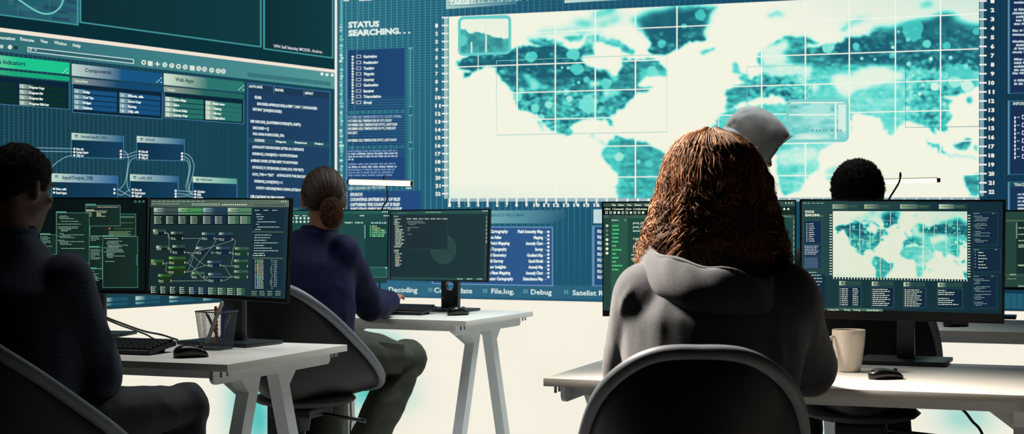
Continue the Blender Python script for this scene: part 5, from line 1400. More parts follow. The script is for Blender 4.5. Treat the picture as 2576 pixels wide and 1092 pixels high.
# ------------------------------------------------------------------ shell chairs
M_shell = mat('chair_shell_black', (11, 12, 15), 0.5, spec=.25, var=.04)
M_rim = mat('chair_rim_grey', (92, 98, 106), 0.5, var=.04, scale=60, bump=(400, .1))
M_chrome = mat('chrome', (170, 176, 184), 0.18, metal=1.0)
RIM = [(0, -.30, .90), (.05, -.30, .90), (.095, -.295, .893), (.14, -.28, .872), (.185, -.24, .832), (.218, -.165, .778), (.242, -.05, .70), (.255, .08, .615), (.248, .19, .54), (.205, .262, .492), (.12, .285, .475), (0, .29, .47)]
SPN = [(-.30, .90), (-.303, .885), (-.307, .865), (-.309, .83), (-.306, .77), (-.298, .69), (-.278, .60), (-.235, .52), (-.14, .462), (.04, .450), (.19, .458), (.29, .47)]
def chair(x, y, yaw, label, dz=0.0, sc=1.0, lever_side=1):
    root = empty('shell_chair', (x, y, 0), label, 'chair', 'black shell chairs on gas lifts')
    M = rotz(-yaw)
    P = lambda p: V((x, y, dz)) + M @ (V(p) * sc if True else V(p))
    def dens(A, n=4):
        Q = [V((*a, 0)[:3]) if len(a) == 2 else V(a) for a in A]
        return spline(Q, n)
    rim = dens(RIM); spn = dens([(0, a, b) for a, b in SPN])
    N = len(rim); NU = 17
    vs = []; fs = []
    for i in range(N):
        rm, sp = rim[i], spn[i]
        for j in range(NU):
            u = -1 + 2 * j / (NU - 1); w_ = abs(u) ** 2.0
            q = V((rm.x * .975 * u, sp.y + (rm.y - sp.y) * w_, sp.z + (rm.z - sp.z) * w_))
            vs.append(q)
    for i in range(N - 1):
        for j in range(NU - 1): fs.append((i * NU + j, i * NU + j + 1, (i + 1) * NU + j + 1, (i + 1) * NU + j))
    mb = MB(); mb.add([P(q) for q in vs], fs); o = mb.build('shell', M_shell, root, smooth=True)
    sd = o.modifiers.new('thickness', 'SOLIDIFY'); sd.thickness = .022; sd.offset = 0
    loop = [V((-q.x, q.y, q.z)) for q in rim[::-1]] + rim[1:] + []
    mb = MB(); mb.tube([P(q) for q in loop], .0185 * sc, 12); mb.build('rim', M_rim, root, smooth=True)
    mb = MB(); mb.sphere(P((0, .03, .452)), (.2 * sc, .2 * sc, .035 * sc), 20, 8, M); mb.build('seat_pad', mat('seat_pad_black', (18, 19, 22), .7), root, smooth=True)
    mb = MB(); mb.box(P((0, .0, .405)), (.17, .2, .035), M, .008); mb.tube([P((0, 0, .39)), P((0, 0, .33))], [.04, .03], 14); mb.build('mechanism', M_black, root)
    mb = MB(); mb.tube([P((lever_side * .06, .02, .40)), P((lever_side * .15, .04, .385)), P((lever_side * .25, .05, .372))], [.006, .006, .009], 8); mb.build('lever', M_black2, root, smooth=True)
    zb = -dz / sc
    mb = MB(); mb.tube([P((0, 0, .34)), P((0, 0, zb + .22))], .016, 16); mb.build('gas_lift', M_chrome, root, smooth=True)
    mb = MB(); mb.tube([P((0, 0, zb + .23)), P((0, 0, zb + .08))], .026, 16)
    for k in range(5):
        a = 2 * math.pi * k / 5 + .3; mb.tube([P((0, 0, zb + .10)), P((.15 * math.cos(a), .15 * math.sin(a), zb + .095)), P((.28 * math.cos(a), .28 * math.sin(a), zb + .07))], [.024, .02, .014], 8)
    mb.build('star_base', M_black, root, smooth=True)
    for k in range(5):
        a = 2 * math.pi * k / 5 + .3; c = P((.28 * math.cos(a), .28 * math.sin(a), zb + .03)); t = M @ V((-math.sin(a), math.cos(a), 0)) * .018
        mb = MB(); mb.tube([c - t, c + t], .03 * 1.0, 14); mb.tube([c, c + V((0, 0, .04))], .008, 8); mb.build('castor', M_black, root)
    return root
chair(-1.312, 4.205, R(25), 'black shell chair of the person in the dark checked shirt, cut off by the frame', .0)
chair(-.815, 6.15, R(20), 'black shell chair under the person in the navy shirt with the hair bun', .015)
chair(.415, 3.645, R(4), 'black shell chair with lit grey rim nearest the camera, behind the curly haired person', -.012, 1.0)
chair(1.175, 5.36, R(12), 'black shell chair under the short haired person, behind the mug', .06)
# ------------------------------------------------------------------ people
def yawv(deg):
    a = R(deg); return V((math.sin(a), math.cos(a), 0)), V((math.cos(a), -math.sin(a), 0))
def frame_m(r, f, u): return Matrix((r, f, u)).transposed()

def add_hand(mb, wr, d, back, thumb, s=1.0, curl=.35):
    """wr wrist, d towards the fingers, back the back of the hand, thumb the thumb's side"""
    d = d.normalized(); back = (back - d * back.dot(d)).normalized(); side = d.cross(back); 
    if side.dot(thumb) < 0: side = -side
    P = lambda x, y, z: wr + d * x * s + side * y * s + back * z * s
    mb.loft([(P(-.015, 0, 0), side * .026 * s, back * .019 * s), (P(.02, 0, 0), side * .034 * s, back * .016 * s), (P(.06, 0, .002), side * .041 * s, back * .014 * s), (P(.088, -.001, .001), side * .040 * s, back * .012 * s)], 14)
    for k, (y, L, x0) in enumerate(((.030, .92, .086), (.0105, 1.0, .091), (-.0095, .94, .088), (-.029, .76, .081))):
        p = P(x0 - .012, y, 0); a = curl * .5; pts = [p]; q = P(x0, y, 0)
        pts.append(q)
        dd = d; spread = side * (y * 1.6)
        for seg, ln in enumerate((.042, .027, .021)):
            a += curl * (.35 + .35 * seg)
            v = (d * math.cos(a) - back * math.sin(a) + spread).normalized()
            q = q + v * ln * L * s; pts.append(q)
        mb.limb(pts, [.0095 * s, .0092 * s, .0084 * s, .0076 * s, .0062 * s], 10)
    th = [P(.018, .026, -.004), P(.040, .045, -.012), P(.064, .055, -.02), P(.086, .056, -.026)]
    mb.limb(th, [.013 * s, .0112 * s, .0095 * s, .0074 * s], 10)

def add_head(mb, c, r, f, u, s=1.0):
    M = frame_m(r, f, u)
    P = lambda x, y, z: c + M @ (V((x, y, z)) * s)
    mb.sphere(P(0, -.012, .018), (.076 * s, .096 * s, .093 * s), 20, 14, M)
    mb.sphere(P(0, .018, -.04), (.062 * s, .070 * s, .075 * s), 16, 12, M)
    mb.loft([(P(0, .02, -.06), r * .058 * s, f * .06 * s), (P(0, .036, -.092), r * .042 * s, f * .052 * s), (P(0, .05, -.115), r * .022 * s, f * .03 * s)], 14)
    mb.sphere(P(0, .078, -.108), (.018 * s, .014 * s, .013 * s), 10, 8, M)                      # chin
    mb.tube([P(0, .082, .012), P(0, .096, -.014), P(0, .110, -.036)], [.008 * s, .010 * s, .0125 * s], 10)   # nose
    mb.sphere(P(0, .109, -.038), (.013 * s, .012 * s, .010 * s), 10, 8, M)
    for k in (-1, 1):
        mb.sphere(P(.013 * k, .096, -.042), (.008 * s, .009 * s, .007 * s), 8, 6, M)
        mb.sphere(P(.030 * k, .080, .022), (.024 * s, .010 * s, .007 * s), 10, 6, M)            # brow
        mb.sphere(P(.042 * k, .066, -.028), (.020 * s, .018 * s, .016 * s), 10, 6, M)           # cheek
    mb.sphere(P(0, .090, -.066), (.022 * s, .009 * s, .005 * s), 10, 6, M); mb.sphere(P(0, .088, -.078), (.019 * s, .009 * s, .006 * s), 10, 6, M)
    for k in (-1, 1):                                                                           # ears
        E = M @ Matrix.Rotation(.35 * k, 3, 'Z')
        mb.sphere(P(.079 * k, -.008, -.012), (.009 * s, .019 * s, .031 * s), 12, 8, E)
        mb.tube([P(.083 * k, .006, -.034), P(.087 * k, -.008, -.034), P(.090 * k, -.022, -.014), P(.090 * k, -.022, .008), P(.086 * k, -.008, .018), P(.082 * k, .004, .010)], [.006 * s, .0055 * s, .005 * s, .005 * s, .005 * s, .004 * s], 8)

def add_torso(mb, J, grow=0.0, hem=None, wide=1.0):
    sh = (J['shR'] - J['shL']); ax = sh.normalized()
    up = (J['neck'] - J['pel']).normalized(); fw = up.cross(ax); 
    fw.normalize()
    if fw.dot(J['f']) < 0: fw = -fw
    hx = (J['r'] - up * J['r'].dot(up)).normalized(); hf = up.cross(hx)
    if hf.dot(J['f']) < 0: hf = -hf
    M = (J['shR'] + J['shL']) / 2; g = grow; hw = sh.length / 2
    L = lambda t: J['pel'].lerp(M, t)
    rings = []
    if hem is not None: rings.append((J['pel'] + (J['pel'] - M).normalized() * hem, hx * (.150 * wide + g), hf * (.125 + g)))
    else: rings.append((J['pel'] - up * .06, hx * (.13 + g), hf * (.10 + g)))
    rings += [(L(0), hx * (.150 * wide + g), hf * (.122 + g)), (L(.3), (hx * .6 + ax * .4) * (.148 * wide + g), (hf * .6 + fw * .4) * (.112 + g)), (L(.62), ax * (.168 * wide + g), fw * (.122 + g)),
              (L(.86), ax * (.175 * wide + g), fw * (.116 + g)), (L(1.0) + up * .012, ax * (hw * .86 + g), fw * (.088 + g)), (M.lerp(J['neck'], .55) + up * .012, ax * (hw * .52 + g), fw * (.068 + g * .7)), (J['neck'] + up * .01, ax * (.060 + g * .6), fw * (.058 + g * .6))]
    mb.loft(rings, 22)

def folds(me, amp, scale, seed=0.0, creases=(), stretch=(1, 1, .45)):
    n = len(me.vertices); co = np.empty(n * 3); me.vertices.foreach_get('co', co); co = co.reshape(-1, 3)
    no = np.empty(n * 3); me.vertices.foreach_get('normal', no); no = no.reshape(-1, 3)
    d = np.empty(n)
    for i in range(n):
        p = V((co[i, 0] * stretch[0], co[i, 1] * stretch[1], co[i, 2] * stretch[2])) * scale
        a = mnoise.noise(p + V((seed, 0, 0))); b = mnoise.noise(p * 2.3 + V((0, seed, 5)))
        d[i] = (1 - abs(a) * 2.2) * .75 + b * .35
    d *= amp
    for (a, b, w_, h) in creases:
        a = np.array(a); b = np.array(b); ab = b - a; t = np.clip(((co - a) @ ab) / (ab @ ab), 0, 1)
        q = a + t[:, None] * ab; dist = np.linalg.norm(co - q, axis=1)
        d += h * np.exp(-(dist / w_) ** 2) * (.35 + .65 * np.sin(np.pi * np.clip(t, .05, .95)))
    co += no * d[:, None]
    me.vertices.foreach_set('co', co.ravel()); me.update()

def arms(mb, J, r0, r1, r2, upto=1.0):
    for s in 'LR':
        a, b, c = J['sh' + s], J['el' + s], J['wr' + s]
        e = b.lerp(c, upto)
        mb.limb([a, a.lerp(b, .45), b, b.lerp(e, .4), e], [r0, r0 * .93, r1, r1 * 1.02, r2], 14)
def legs(mb, J, r0, r1, r2, feet=True):
    for s in 'LR':
        a, b, c = J['hip' + s], J['kn' + s], J['an' + s]
        mb.limb([a, a.lerp(b, .5), b, b.lerp(c, .35), c], [r0, r0 * .88, r1, r1 * .97, r2], 14)

def person(label, J, skin, top_m, pants_m, shoe_m, vox=.009, g_top=.02, g_arm=.016, g_leg=.014, hem=.06, fold=(.006, 9), creases=(), fold_l=(.005, 10), headscale=1.0, wide=1.0, curl=.35, top_name='shirt', seed=1.0):
    base = V((J['pel'].x, J['pel'].y, 0))
    root = empty('person', base, label, 'person')
    mb = MB()
    add_head(mb, J['head'], J['hr'], J['hf'], J['hu'], headscale)
    mb.limb([J['head'] - J['hu'] * .05 - J['hf'] * .03, J['head'] - J['hu'] * .10 - J['hf'] * .022, J['neck']], [.055, .052, .06], 16)
    add_torso(mb, J, -.006)
    arms(mb, J, .05, .041, .029)
    legs(mb, J, .078, .056, .040)
    for s in 'LR':
        dr = (J['wr' + s] - J['el' + s]).normalized(); dr = J.get('hd' + s, dr)
        inner = (J['shL'] - J['shR']) if s == 'R' else (J['shR'] - J['shL'])
        add_hand(mb, J['wr' + s] + dr * .012, dr, J.get('hb' + s, V((0, 0, 1))), inner, 1.0, curl)
        an = J['an' + s]; fd = J.get('fd' + s, J['f']); mb.limb([an, an + V((0, 0, -.05)) - fd * .02, an + V((0, 0, -.065)) + fd * .13], [.038, .035, .028], 12)
    put(remeshed(mb, vox, 5), 'body', skin, root)
    mb = MB(); add_torso(mb, J, g_top, hem, wide); arms(mb, J, .052 + g_arm, .043 + g_arm, .034 + g_arm * .6, .94)
    put(remeshed(mb, .009, 16, lambda me: folds(me, fold[0], fold[1], seed, creases)), top_name, top_m, root)
    mb = MB()
    hx = J['r']; mb.loft([(J['pel'] - V((0, 0, .07)), hx * .15, J['f'] * .12), (J['pel'], hx * .172, J['f'] * .13), (J['pel'] + V((0, 0, .05)), hx * .162, J['f'] * .122)], 18)
    legs(mb, J, .082 + g_leg, .058 + g_leg, .046 + g_leg)
    put(remeshed(mb, .010, 6, lambda me: folds(me, fold_l[0], fold_l[1], seed + 3, J.get('pcr', ()), (1, 1, 1))), 'trousers', pants_m, root)
    for s in 'LR':
        an = J['an' + s]; fd = J.get('fd' + s, J['f']); mb = MB()
        mb.limb([an + V((0, 0, -.02)), an + V((0, 0, -.055)) - fd * .03, an + V((0, 0, -.062)) + fd * .06, an + V((0, 0, -.07)) + fd * .14], [.047, .046, .044, .034], 12)
        put(remeshed(mb, .010, 4), 'shoe', shoe_m, root)
    return root

def cap_hair(name, c, r, f, u, m, root, thick=1.09, line=0.0, back=-.95, seed=1, rough=.004, s=1.0, freq=60, nfuzz=0, flen=.008, fr=.0006, side=.25, vol=(1, 1, 1)):
    """hair as a shell over the skull: thick inside the hairline, sunk into the head outside it"""
    M = frame_m(r, f, u); n, mm = 96, 64
    mb = MB(); vs = []; fs = []
    rx, ry, rz = .076 * s, .096 * s, .093 * s
    def rad(d):
        # hairline: forehead in front, over the ears at the sides, down to the nape behind
        ang = math.atan2(d.x, d.y); k = abs(ang) / math.pi       # 0 in front, 1 behind
        lim = float(np.interp(k, [0, .17, .30, .36, .50, .62, .8, 1], [.46 + line, .44 + line, .22, side - .38, side - .34, back * .6, back, back]))
        w_ = max(0.0, min(1.0, (d.z - lim) / .16 + .5)); w_ = w_ * w_ * (3 - 2 * w_)
        return .86 + (thick - .86) * w_, w_
    def pos(d):
        k, w_ = rad(d)
        nz = mnoise.noise(d * freq * .09 + V((seed, 0, 0))) * rough * 14 + mnoise.noise(d * freq * .35 + V((0, seed, 0))) * rough * 7
        k2 = k * (1 + nz * w_)
        return c + M @ V((d.x * rx * k2 * vol[0], -.012 * s + d.y * ry * k2 * vol[1], .018 * s + d.z * rz * k2 * vol[2])), w_
    for i in range(mm + 1):
        a = math.pi * i / mm
        for j in range(n):
            b = 2 * math.pi * j / n; d = V((math.sin(a) * math.sin(b), math.sin(a) * math.cos(b), math.cos(a)))
            vs.append(pos(d)[0])
    for i in range(mm):
        for j in range(n): fs.append((i * n + j, i * n + (j + 1) % n, (i + 1) * n + (j + 1) % n, (i + 1) * n + j))
    mb.add(vs, fs)
    rr = random.Random(seed)
    for _ in range(nfuzz):
        z = rr.uniform(-1, 1); b = rr.uniform(0, 2 * math.pi); q = math.sqrt(1 - z * z); d = V((q * math.sin(b), q * math.cos(b), z))
        p, w_ = pos(d)
        if w_ < .6: continue
        no = (M @ V((d.x / rx, d.y / ry, d.z / rz))).normalized(); t = no.orthogonal().normalized(); t2 = no.cross(t)
        a = rr.uniform(0, 6.28); lean = t * math.cos(a) * .5 + t2 * math.sin(a) * .5
        tip = p + (no + lean).normalized() * flen * rr.uniform(.5, 1.2); e = t * fr
        bb = len(mb.v); mb.v += [tuple(p - e), tuple(p + e), tuple(p + t2 * fr * 1.6), tuple(tip)]; mb.f += [(bb, bb + 1, bb + 3), (bb + 1, bb + 2, bb + 3), (bb + 2, bb, bb + 3)]
    return mb.build(name, m, root, smooth=True)

class Strands:
    def __init__(s): s.v = []; s.f = []; s.c = []
    def add(s, P, rad, col):
        n = len(P); P = np.asarray(P); T = np.gradient(P, axis=0); T /= np.linalg.norm(T, axis=1)[:, None] + 1e-9
        ref = np.array([.3, .5, .8]); A = np.cross(T, ref); A /= np.linalg.norm(A, axis=1)[:, None] + 1e-9; B = np.cross(T, A)
        k = np.linspace(0, 1, n); rr = rad * np.clip(np.minimum(1, (1 - k) * 3 + .15), 0, 1)[:, None]
        b = len(s.v)
        ring = [P + A * rr, P - A * rr * .5 + B * rr * .87, P - A * rr * .5 - B * rr * .87]
        for i in range(n):
            for j in range(3): s.v.append(tuple(ring[j][i])); s.c.append(col)
        for i in range(n - 1):
            for j in range(3): s.f.append((b + i * 3 + j, b + i * 3 + (j + 1) % 3, b + (i + 1) * 3 + (j + 1) % 3, b + (i + 1) * 3 + j))
    def into(s, mb):
        b = len(mb.v); mb.v += s.v; mb.f += [tuple(i + b for i in f) for f in s.f]; mb.c += s.c

def hair_mat(name, rough=.42, spec=.5):
    m = bpy.data.materials.new(name); m.use_nodes = True; nt = m.node_tree; b = nt.nodes['Principled BSDF']
    a = nt.nodes.new('ShaderNodeAttribute'); a.attribute_name = 'Col'; nt.links.new(a.outputs['Color'], b.inputs['Base Color'])
    b.inputs['Roughness'].default_value = rough; b.inputs['Specular IOR Level'].default_value = spec
    return m

def check_mat(name, c1, c2, scale):
    m = bpy.data.materials.new(name); m.use_nodes = True; nt = m.node_tree; b = nt.nodes['Principled BSDF']
    tc = nt.nodes.new('ShaderNodeTexCoord'); ck = nt.nodes.new('ShaderNodeTexChecker'); ck.inputs['Scale'].default_value = scale
    ck.inputs['Color1'].default_value = (*lin(c1), 1); ck.inputs['Color2'].default_value = (*lin(c2), 1)
    nt.links.new(tc.outputs['Object'], ck.inputs['Vector']); nt.links.new(ck.outputs['Color'], b.inputs['Base Color'])
    b.inputs['Roughness'].default_value = .8
    bp = nt.nodes.new('ShaderNodeBump'); bp.inputs['Strength'].default_value = .25; bp.inputs['Distance'].default_value = .001
    nt.links.new(ck.outputs['Fac'], bp.inputs['Height']); nt.links.new(bp.outputs['Normal'], b.inputs['Normal'])
    return m

SK_dark = mat('skin_deep_brown', (84, 54, 40), .5, var=.08, scale=30); SK_mid = mat('skin_tan', (176, 124, 98), .5, var=.08, scale=30); SK_light = mat('skin_fair', (214, 160, 138), .5, var=.08, scale=30)
M_jeans = mat('trousers_dark_navy', (24, 26, 34), .8, var=.15, scale=60, bump=(200, .2)); M_olive = mat('trousers_olive', (44, 48, 38), .85, var=.18, scale=40, bump=(160, .25)); M_blackp = mat('trousers_black', (18, 19, 22), .8, var=.1)
M_shoe = mat('shoe_black', (20, 20, 22), .5); M_shoe2 = mat('shoe_grey', (80, 82, 84), .6)
M_check = check_mat('shirt_dark_check', (18, 28, 46), (32, 52, 76), 150)
M_navy = mat('shirt_navy', (14, 18, 56), .8, spec=.2, var=.12, scale=25, bump=(250, .15))
M_hood = mat('hoodie_charcoal', (36, 40, 46), .9, var=.14, scale=90, bump=(500, .35), sheen=.25)
M_hood2 = mat('hoodie_grey', (168, 168, 166), .9, var=.12, scale=120, bump=(500, .3), sheen=.3)
M_dark = mat('shirt_dark_blue', (24, 28, 40), .8)

# --- person in the dark checked shirt (near, cut off by the frame)
f, r = yawv(24); hf, hr = yawv(33)
hf = (hf - V((0, 0, .16))).normalized(); hu = hr.cross(hf)
J = dict(f=f, r=r, head=V((-1.362, 4.40, 1.255)), hf=hf, hr=hr, hu=hu, neck=V((-1.385, 4.375, 1.115)), pel=V((-1.315, 4.25, .60)),
    shR=V((-1.205, 4.30, 1.01)), shL=V((-1.55, 4.45, 1.01)), elR=V((-1.122, 4.345, .732)), elL=V((-1.62, 4.56, .76)), wrR=V((-1.225, 4.70, .812)), wrL=V((-1.48, 4.86, .812)), fdR=V((-.25, .97, 0)),
    hipR=V((-1.215, 4.28, .61)), hipL=V((-1.385, 4.345, .61)), knR=V((-.945, 4.60, .625)), knL=V((-1.26, 4.77, .61)), anR=V((-.985, 4.58, .10)), anL=V((-1.26, 4.77, .10)))
rt = person('person in dark checked shirt with cropped black hair at the nearest monitors', J, SK_dark, M_check, M_jeans, M_shoe, g_top=.026, hem=.0, creases=[(at(232, 800, 4.3), at(292, 870, 4.34), .012, .008), (at(215, 760, 4.28), at(250, 900, 4.3), .014, .006)], seed=2)
Mh = mat('hair_black', (13, 11, 11), .75, spec=.25)
cap_hair('hair', J['head'], hr, hf, hu, Mh, rt, 1.10, seed=3, nfuzz=9000, flen=.006, rough=.003, back=-.78, side=.10)
mb = MB()    # shirt collar
nk = J['neck']; mb.loft([(nk + V((0, 0, -.025)), r * .080, f * .078), (nk + V((.002, .006, .02)), r * .074, f * .072), (nk + V((.003, .008, .028)), r * .068, f * .066), (nk + V((0, .004, -.01)), r * .062, f * .06)], 28, cap=False); mb.build('collar', M_check, rt, smooth=True)

# --- person with the bun in the navy shirt
f, r = yawv(24); hf, hr = yawv(-12)
hf = (hf - V((0, 0, .10))).normalized(); hu = hr.cross(hf)
J = dict(f=f, r=r, head=V((-.752, 6.34, 1.245)), hf=hf, hr=hr, hu=hu, neck=V((-.772, 6.33, 1.105)), pel=V((-.785, 6.26, .625)),
    shR=V((-.668, 6.29, 1.03)), shL=V((-.975, 6.43, 1.03)), elR=V((-.592, 6.58, .800)), elL=V((-1.02, 6.66, .81)), wrR=V((-.525, 6.86, .808)), wrL=V((-.80, 6.93, .815)),
    hdR=V((.10, .95, .16)), hipR=V((-.695, 6.29, .635)), hipL=V((-.875, 6.34, .635)), knR=V((-.432, 6.53, .585)), knL=V((-.76, 6.70, .605)), anR=V((-.628, 6.32, .17)), anL=V((-.80, 6.64, .10)),
    pcr=[(at(960, 880, 6.3), at(1010, 955, 6.4), .012, .008), (at(1000, 1000, 6.4), at(960, 1020, 6.35), .012, .007), (at(955, 905, 6.3), at(1035, 925, 6.45), .014, -.006)])
rt = person('person in a navy blue shirt and olive trousers with brown hair in a low bun', J, SK_mid, M_navy, M_olive, M_shoe2, vox=.006, g_top=.03, g_arm=.02, g_leg=.026, hem=.07, curl=.28, fold=(.007, 8),
    creases=[(at(850, 720, 6.2), at(900, 790, 6.3), .014, .008), (at(880, 760, 6.2), at(850, 840, 6.2), .014, .006)], seed=5)
HB = hair_mat('hair_brown', .5, .35)
st = Strands(); M = frame_m(hr, hf, hu); rr = random.Random(8); c = J['head']
bun = c + M @ V((.020, -.112, -.070))
EX = lambda d, k: c + M @ V((d.x * .076 * k, -.012 + d.y * .096 * k, .018 + d.z * .093 * k))
bd = V((.14, -.85, -.62)).normalized()
def bcol(): t = rr.random(); return lin(tuple(a + (b - a) * t for a, b in zip((22, 15, 12), (84, 56, 38))))
for k in range(2600):
    z = rr.uniform(-.6, 1); b = rr.uniform(0, 6.283); q = math.sqrt(1 - z * z); d = V((q * math.sin(b), q * math.cos(b), z))
    if d.y > .55 and d.z < .5 or (d.z < .05 and d.y > -.15): continue
    P = []
    kk = 1.08 + rr.uniform(0, .09)
    for i in range(12):
        t = i / 11; v = d.lerp(bd, t * .98).normalized(); p = EX(v, kk + .02 * math.sin(3 * t)); p = p.lerp(bun, max(0, t - .8) * 2.0)
        P.append(p)
    st.add([tuple(p) for p in P], .0011, bcol())
for k in range(900):      # the coil of the bun
    a = rr.uniform(0, 6.28); e = V((rr.gauss(0, 1), rr.gauss(0, 1), rr.gauss(0, 1))).normalized(); ax = V((rr.gauss(.2, .35), 1, rr.gauss(.1, .35))).normalized(); P = []
    R0 = rr.uniform(.70, 1.12)
    for i in range(14):
        ang = a + i * .22; w = Matrix.Rotation(ang, 3, ax) @ e
        p = bun + M @ V((w.x * .042 * R0, w.y * .038 * R0 - .012, w.z * .056 * R0)); P.append(tuple(p))
    st.add(P, .0012, lin(tuple(a_ + (b_ - a_) * rr.random() for a_, b_ in zip((46, 30, 20), (124, 86, 56)))))
for k in range(170):      # loose wisps
    w = V((rr.gauss(0, 1), rr.gauss(0, .6), rr.gauss(0, 1))).normalized(); p = bun + M @ V((w.x * .034, w.y * .03, w.z * .046)) if k < 110 else EX(V((rr.choice([-1, 1]) * .8, -.4, rr.uniform(-.5, .6))).normalized(), 1.1)
    dv = (p - c).normalized(); P = []; cr = rr.uniform(0, 6)
    for i in range(9): P.append(tuple(p + dv * .004 * i + V((math.sin(cr + i * .8) * .004, math.cos(cr + i * .7) * .003, -.0035 * i))))
    st.add(P, .0006, bcol())
mb = MB(); n0 = len(mb.v); mb.sphere(EX(V((0, 0, 0)), 1), (.079, .099, .096), 24, 16, M); mb.sphere(bun, (.037, .034, .050), 16, 12, M); mb.c += [lin((34, 24, 18))] * len(mb.v)
# sink the face side of the inner shell
for i, p in enumerate(mb.v[:24 * 15 + 2]):
    q = M.transposed() @ (V(p) - c)
    if (q.y > .05 and q.z < .075) or (q.z < -.005 and q.y > -.03): mb.v[i] = tuple(c + M @ V((q.x * .82, (q.y + .012) * .82 - .012, (q.z - .018) * .82 + .018)))
st.into(mb); mb.build('hair', HB, rt, smooth=True)
mb = MB(); nk = J['neck']; mb.loft([(nk + V((0, 0, -.03)), r * .088, f * .086), (nk + V((.004, .004, .025)), r * .074, f * .072), (nk + V((.004, .006, .034)), r * .068, f * .066), (nk + V((0, .004, -.01)), r * .062, f * .06)], 28, cap=False); mb.build('collar', M_navy, rt, smooth=True)
# cargo pocket on the right thigh
mb = MB(); a_, b_ = J['hipR'], J['knR']; dv = (b_ - a_).normalized(); sd = dv.cross(V((0, 0, 1))).normalized(); upv = sd.cross(dv)
mb.box(a_.lerp(b_, .58) + sd * .080, (.13, .012, .12), frame_m(dv, sd, upv), .005); smooth_angle(mb.build('cargo_pocket', M_olive, rt), 40)

# --- curly haired person in the charcoal hoodie (nearest)
f, r = yawv(5); hf, hr = yawv(3); hu = V((0, 0, 1))
J = dict(f=f, r=r, head=V((.49, 3.80, 1.25)), hf=hf, hr=hr, hu=hu, neck=V((.484, 3.76, 1.09)), pel=V((.455, 3.71, .60)),
    shR=V((.638, 3.715, .985)), shL=V((.322, 3.74, .985)), elR=V((.722, 3.90, .806)), elL=V((.292, 3.87, .80)), wrR=V((.66, 4.20, .822)), wrL=V((.37, 4.23, .822)),
    hipR=V((.55, 3.74, .60)), hipL=V((.36, 3.75, .60)), knR=V((.62, 4.16, .60)), knL=V((.31, 4.17, .60)), anR=V((.62, 4.12, .10)), anL=V((.31, 4.15, .10)))
cr = [(at(1623, 690, 3.62), at(1573, 806, 3.66), .012, .012), (at(1682, 768, 3.56), at(1618, 838, 3.6), .010, .012), (at(1664, 800, 3.56), at(1664, 850, 3.56), .009, .008), (at(1664, 850, 3.56), at(1628, 876, 3.58), .009, .009), 
      (at(1950, 850, 3.58), at(1972, 925, 3.6), .014, .010), (at(2040, 790, 3.7), at(2050, 870, 3.75), .012, .006), (at(1590, 700, 3.66), at(1560, 780, 3.7), .010, .006), (at(2070, 905, 3.85), at(2090, 930, 3.88), .008, .008), (at(2020, 700, 3.66), at(2046, 760, 3.7), .014, .006)]
rt = person('person with long curly auburn hair in a charcoal hoodie, seen from behind nearest the camera', J, SK_light, M_hood, M_blackp, M_shoe, g_top=.040, g_arm=.032, hem=-.02, fold=(.007, 7), creases=cr, wide=1.01, top_name='hoodie', seed=9)
# the hood lying on the back: a soft bag hung round the neck, open at the top
NA = 72; vs = []; fs = []; rimpts = []
hc = V((.484, 3.745, 0))
for i in range(NA):
    a = 2 * math.pi * i / NA; bk = (1 - math.cos(a)) / 2; sx = math.sin(a)     # a: 0 in front, pi behind
    out = (r * sx + f * math.cos(a)).normalized()
    rx_ = .158 if sx < 0 else .142
    p0 = hc + r * (sx * rx_) + f * (math.cos(a) * (.085 if math.cos(a) > 0 else .150))
    zr = 1.118 - .060 * bk - (.048 if sx > 0 else .016) * sx + .005 * math.sin(a * 7) * bk
    h = .045 + .085 * bk ** 1.2
    rimpts.append(p0 + V((0, 0, zr)))
    SECT = [(-.050, -.75 * h), (-.030, -.35 * h), (-.010, -.05 * h), (-.002, .006), (.006, .0), (.016, -.16 * h), (.026, -.36 * h), (.031, -.56 * h), (.026, -.76 * h), (.010, -.93 * h), (-.014, -1.02 * h), (-.045, -1.04 * h)]
    for j, (dr_, dz_) in enumerate(SECT):
        q = p0 + out * (dr_ * (.45 + .75 * bk)) + V((0, 0, zr + dz_))
        w_ = (.009 * mnoise.noise(V((a * 2.6, j * .28, 2))) + .006 * mnoise.noise(V((a * 6 + j * .5, j * .3, 7)))) * (j > 3) * bk
        vs.append(q + out * w_)
NB = len(SECT)
for i in range(NA):
    for j in range(NB - 1): fs.append((i * NB + j, ((i + 1) % NA) * NB + j, ((i + 1) % NA) * NB + j + 1, i * NB + j + 1))
mb = MB(); mb.add(vs, fs); hood = mb.build('hood', M_hood, rt, smooth=True)
ss = hood.modifiers.new('soft', 'SUBSURF'); ss.levels = 1; ss.render_levels = 1
mb = MB(); mb.tube(rimpts[4:-4], .0058, 8); mb.build('hood_hem', M_hood, hood, smooth=True)
mb = MB(); hz = lambda z: V((hc.x, hc.y, z)); mb.loft([(hz(.985), r * .128, f * .110), (hz(1.03), r * .120, f * .104), (hz(1.075), r * .108, f * .098), (hz(1.11), r * .098, f * .092), (hz(1.142), r * .090, f * .088), (hz(1.15), r * .082, f * .08)], 40, cap=False); mb.build('hoodie_collar', M_hood, rt, smooth=True)
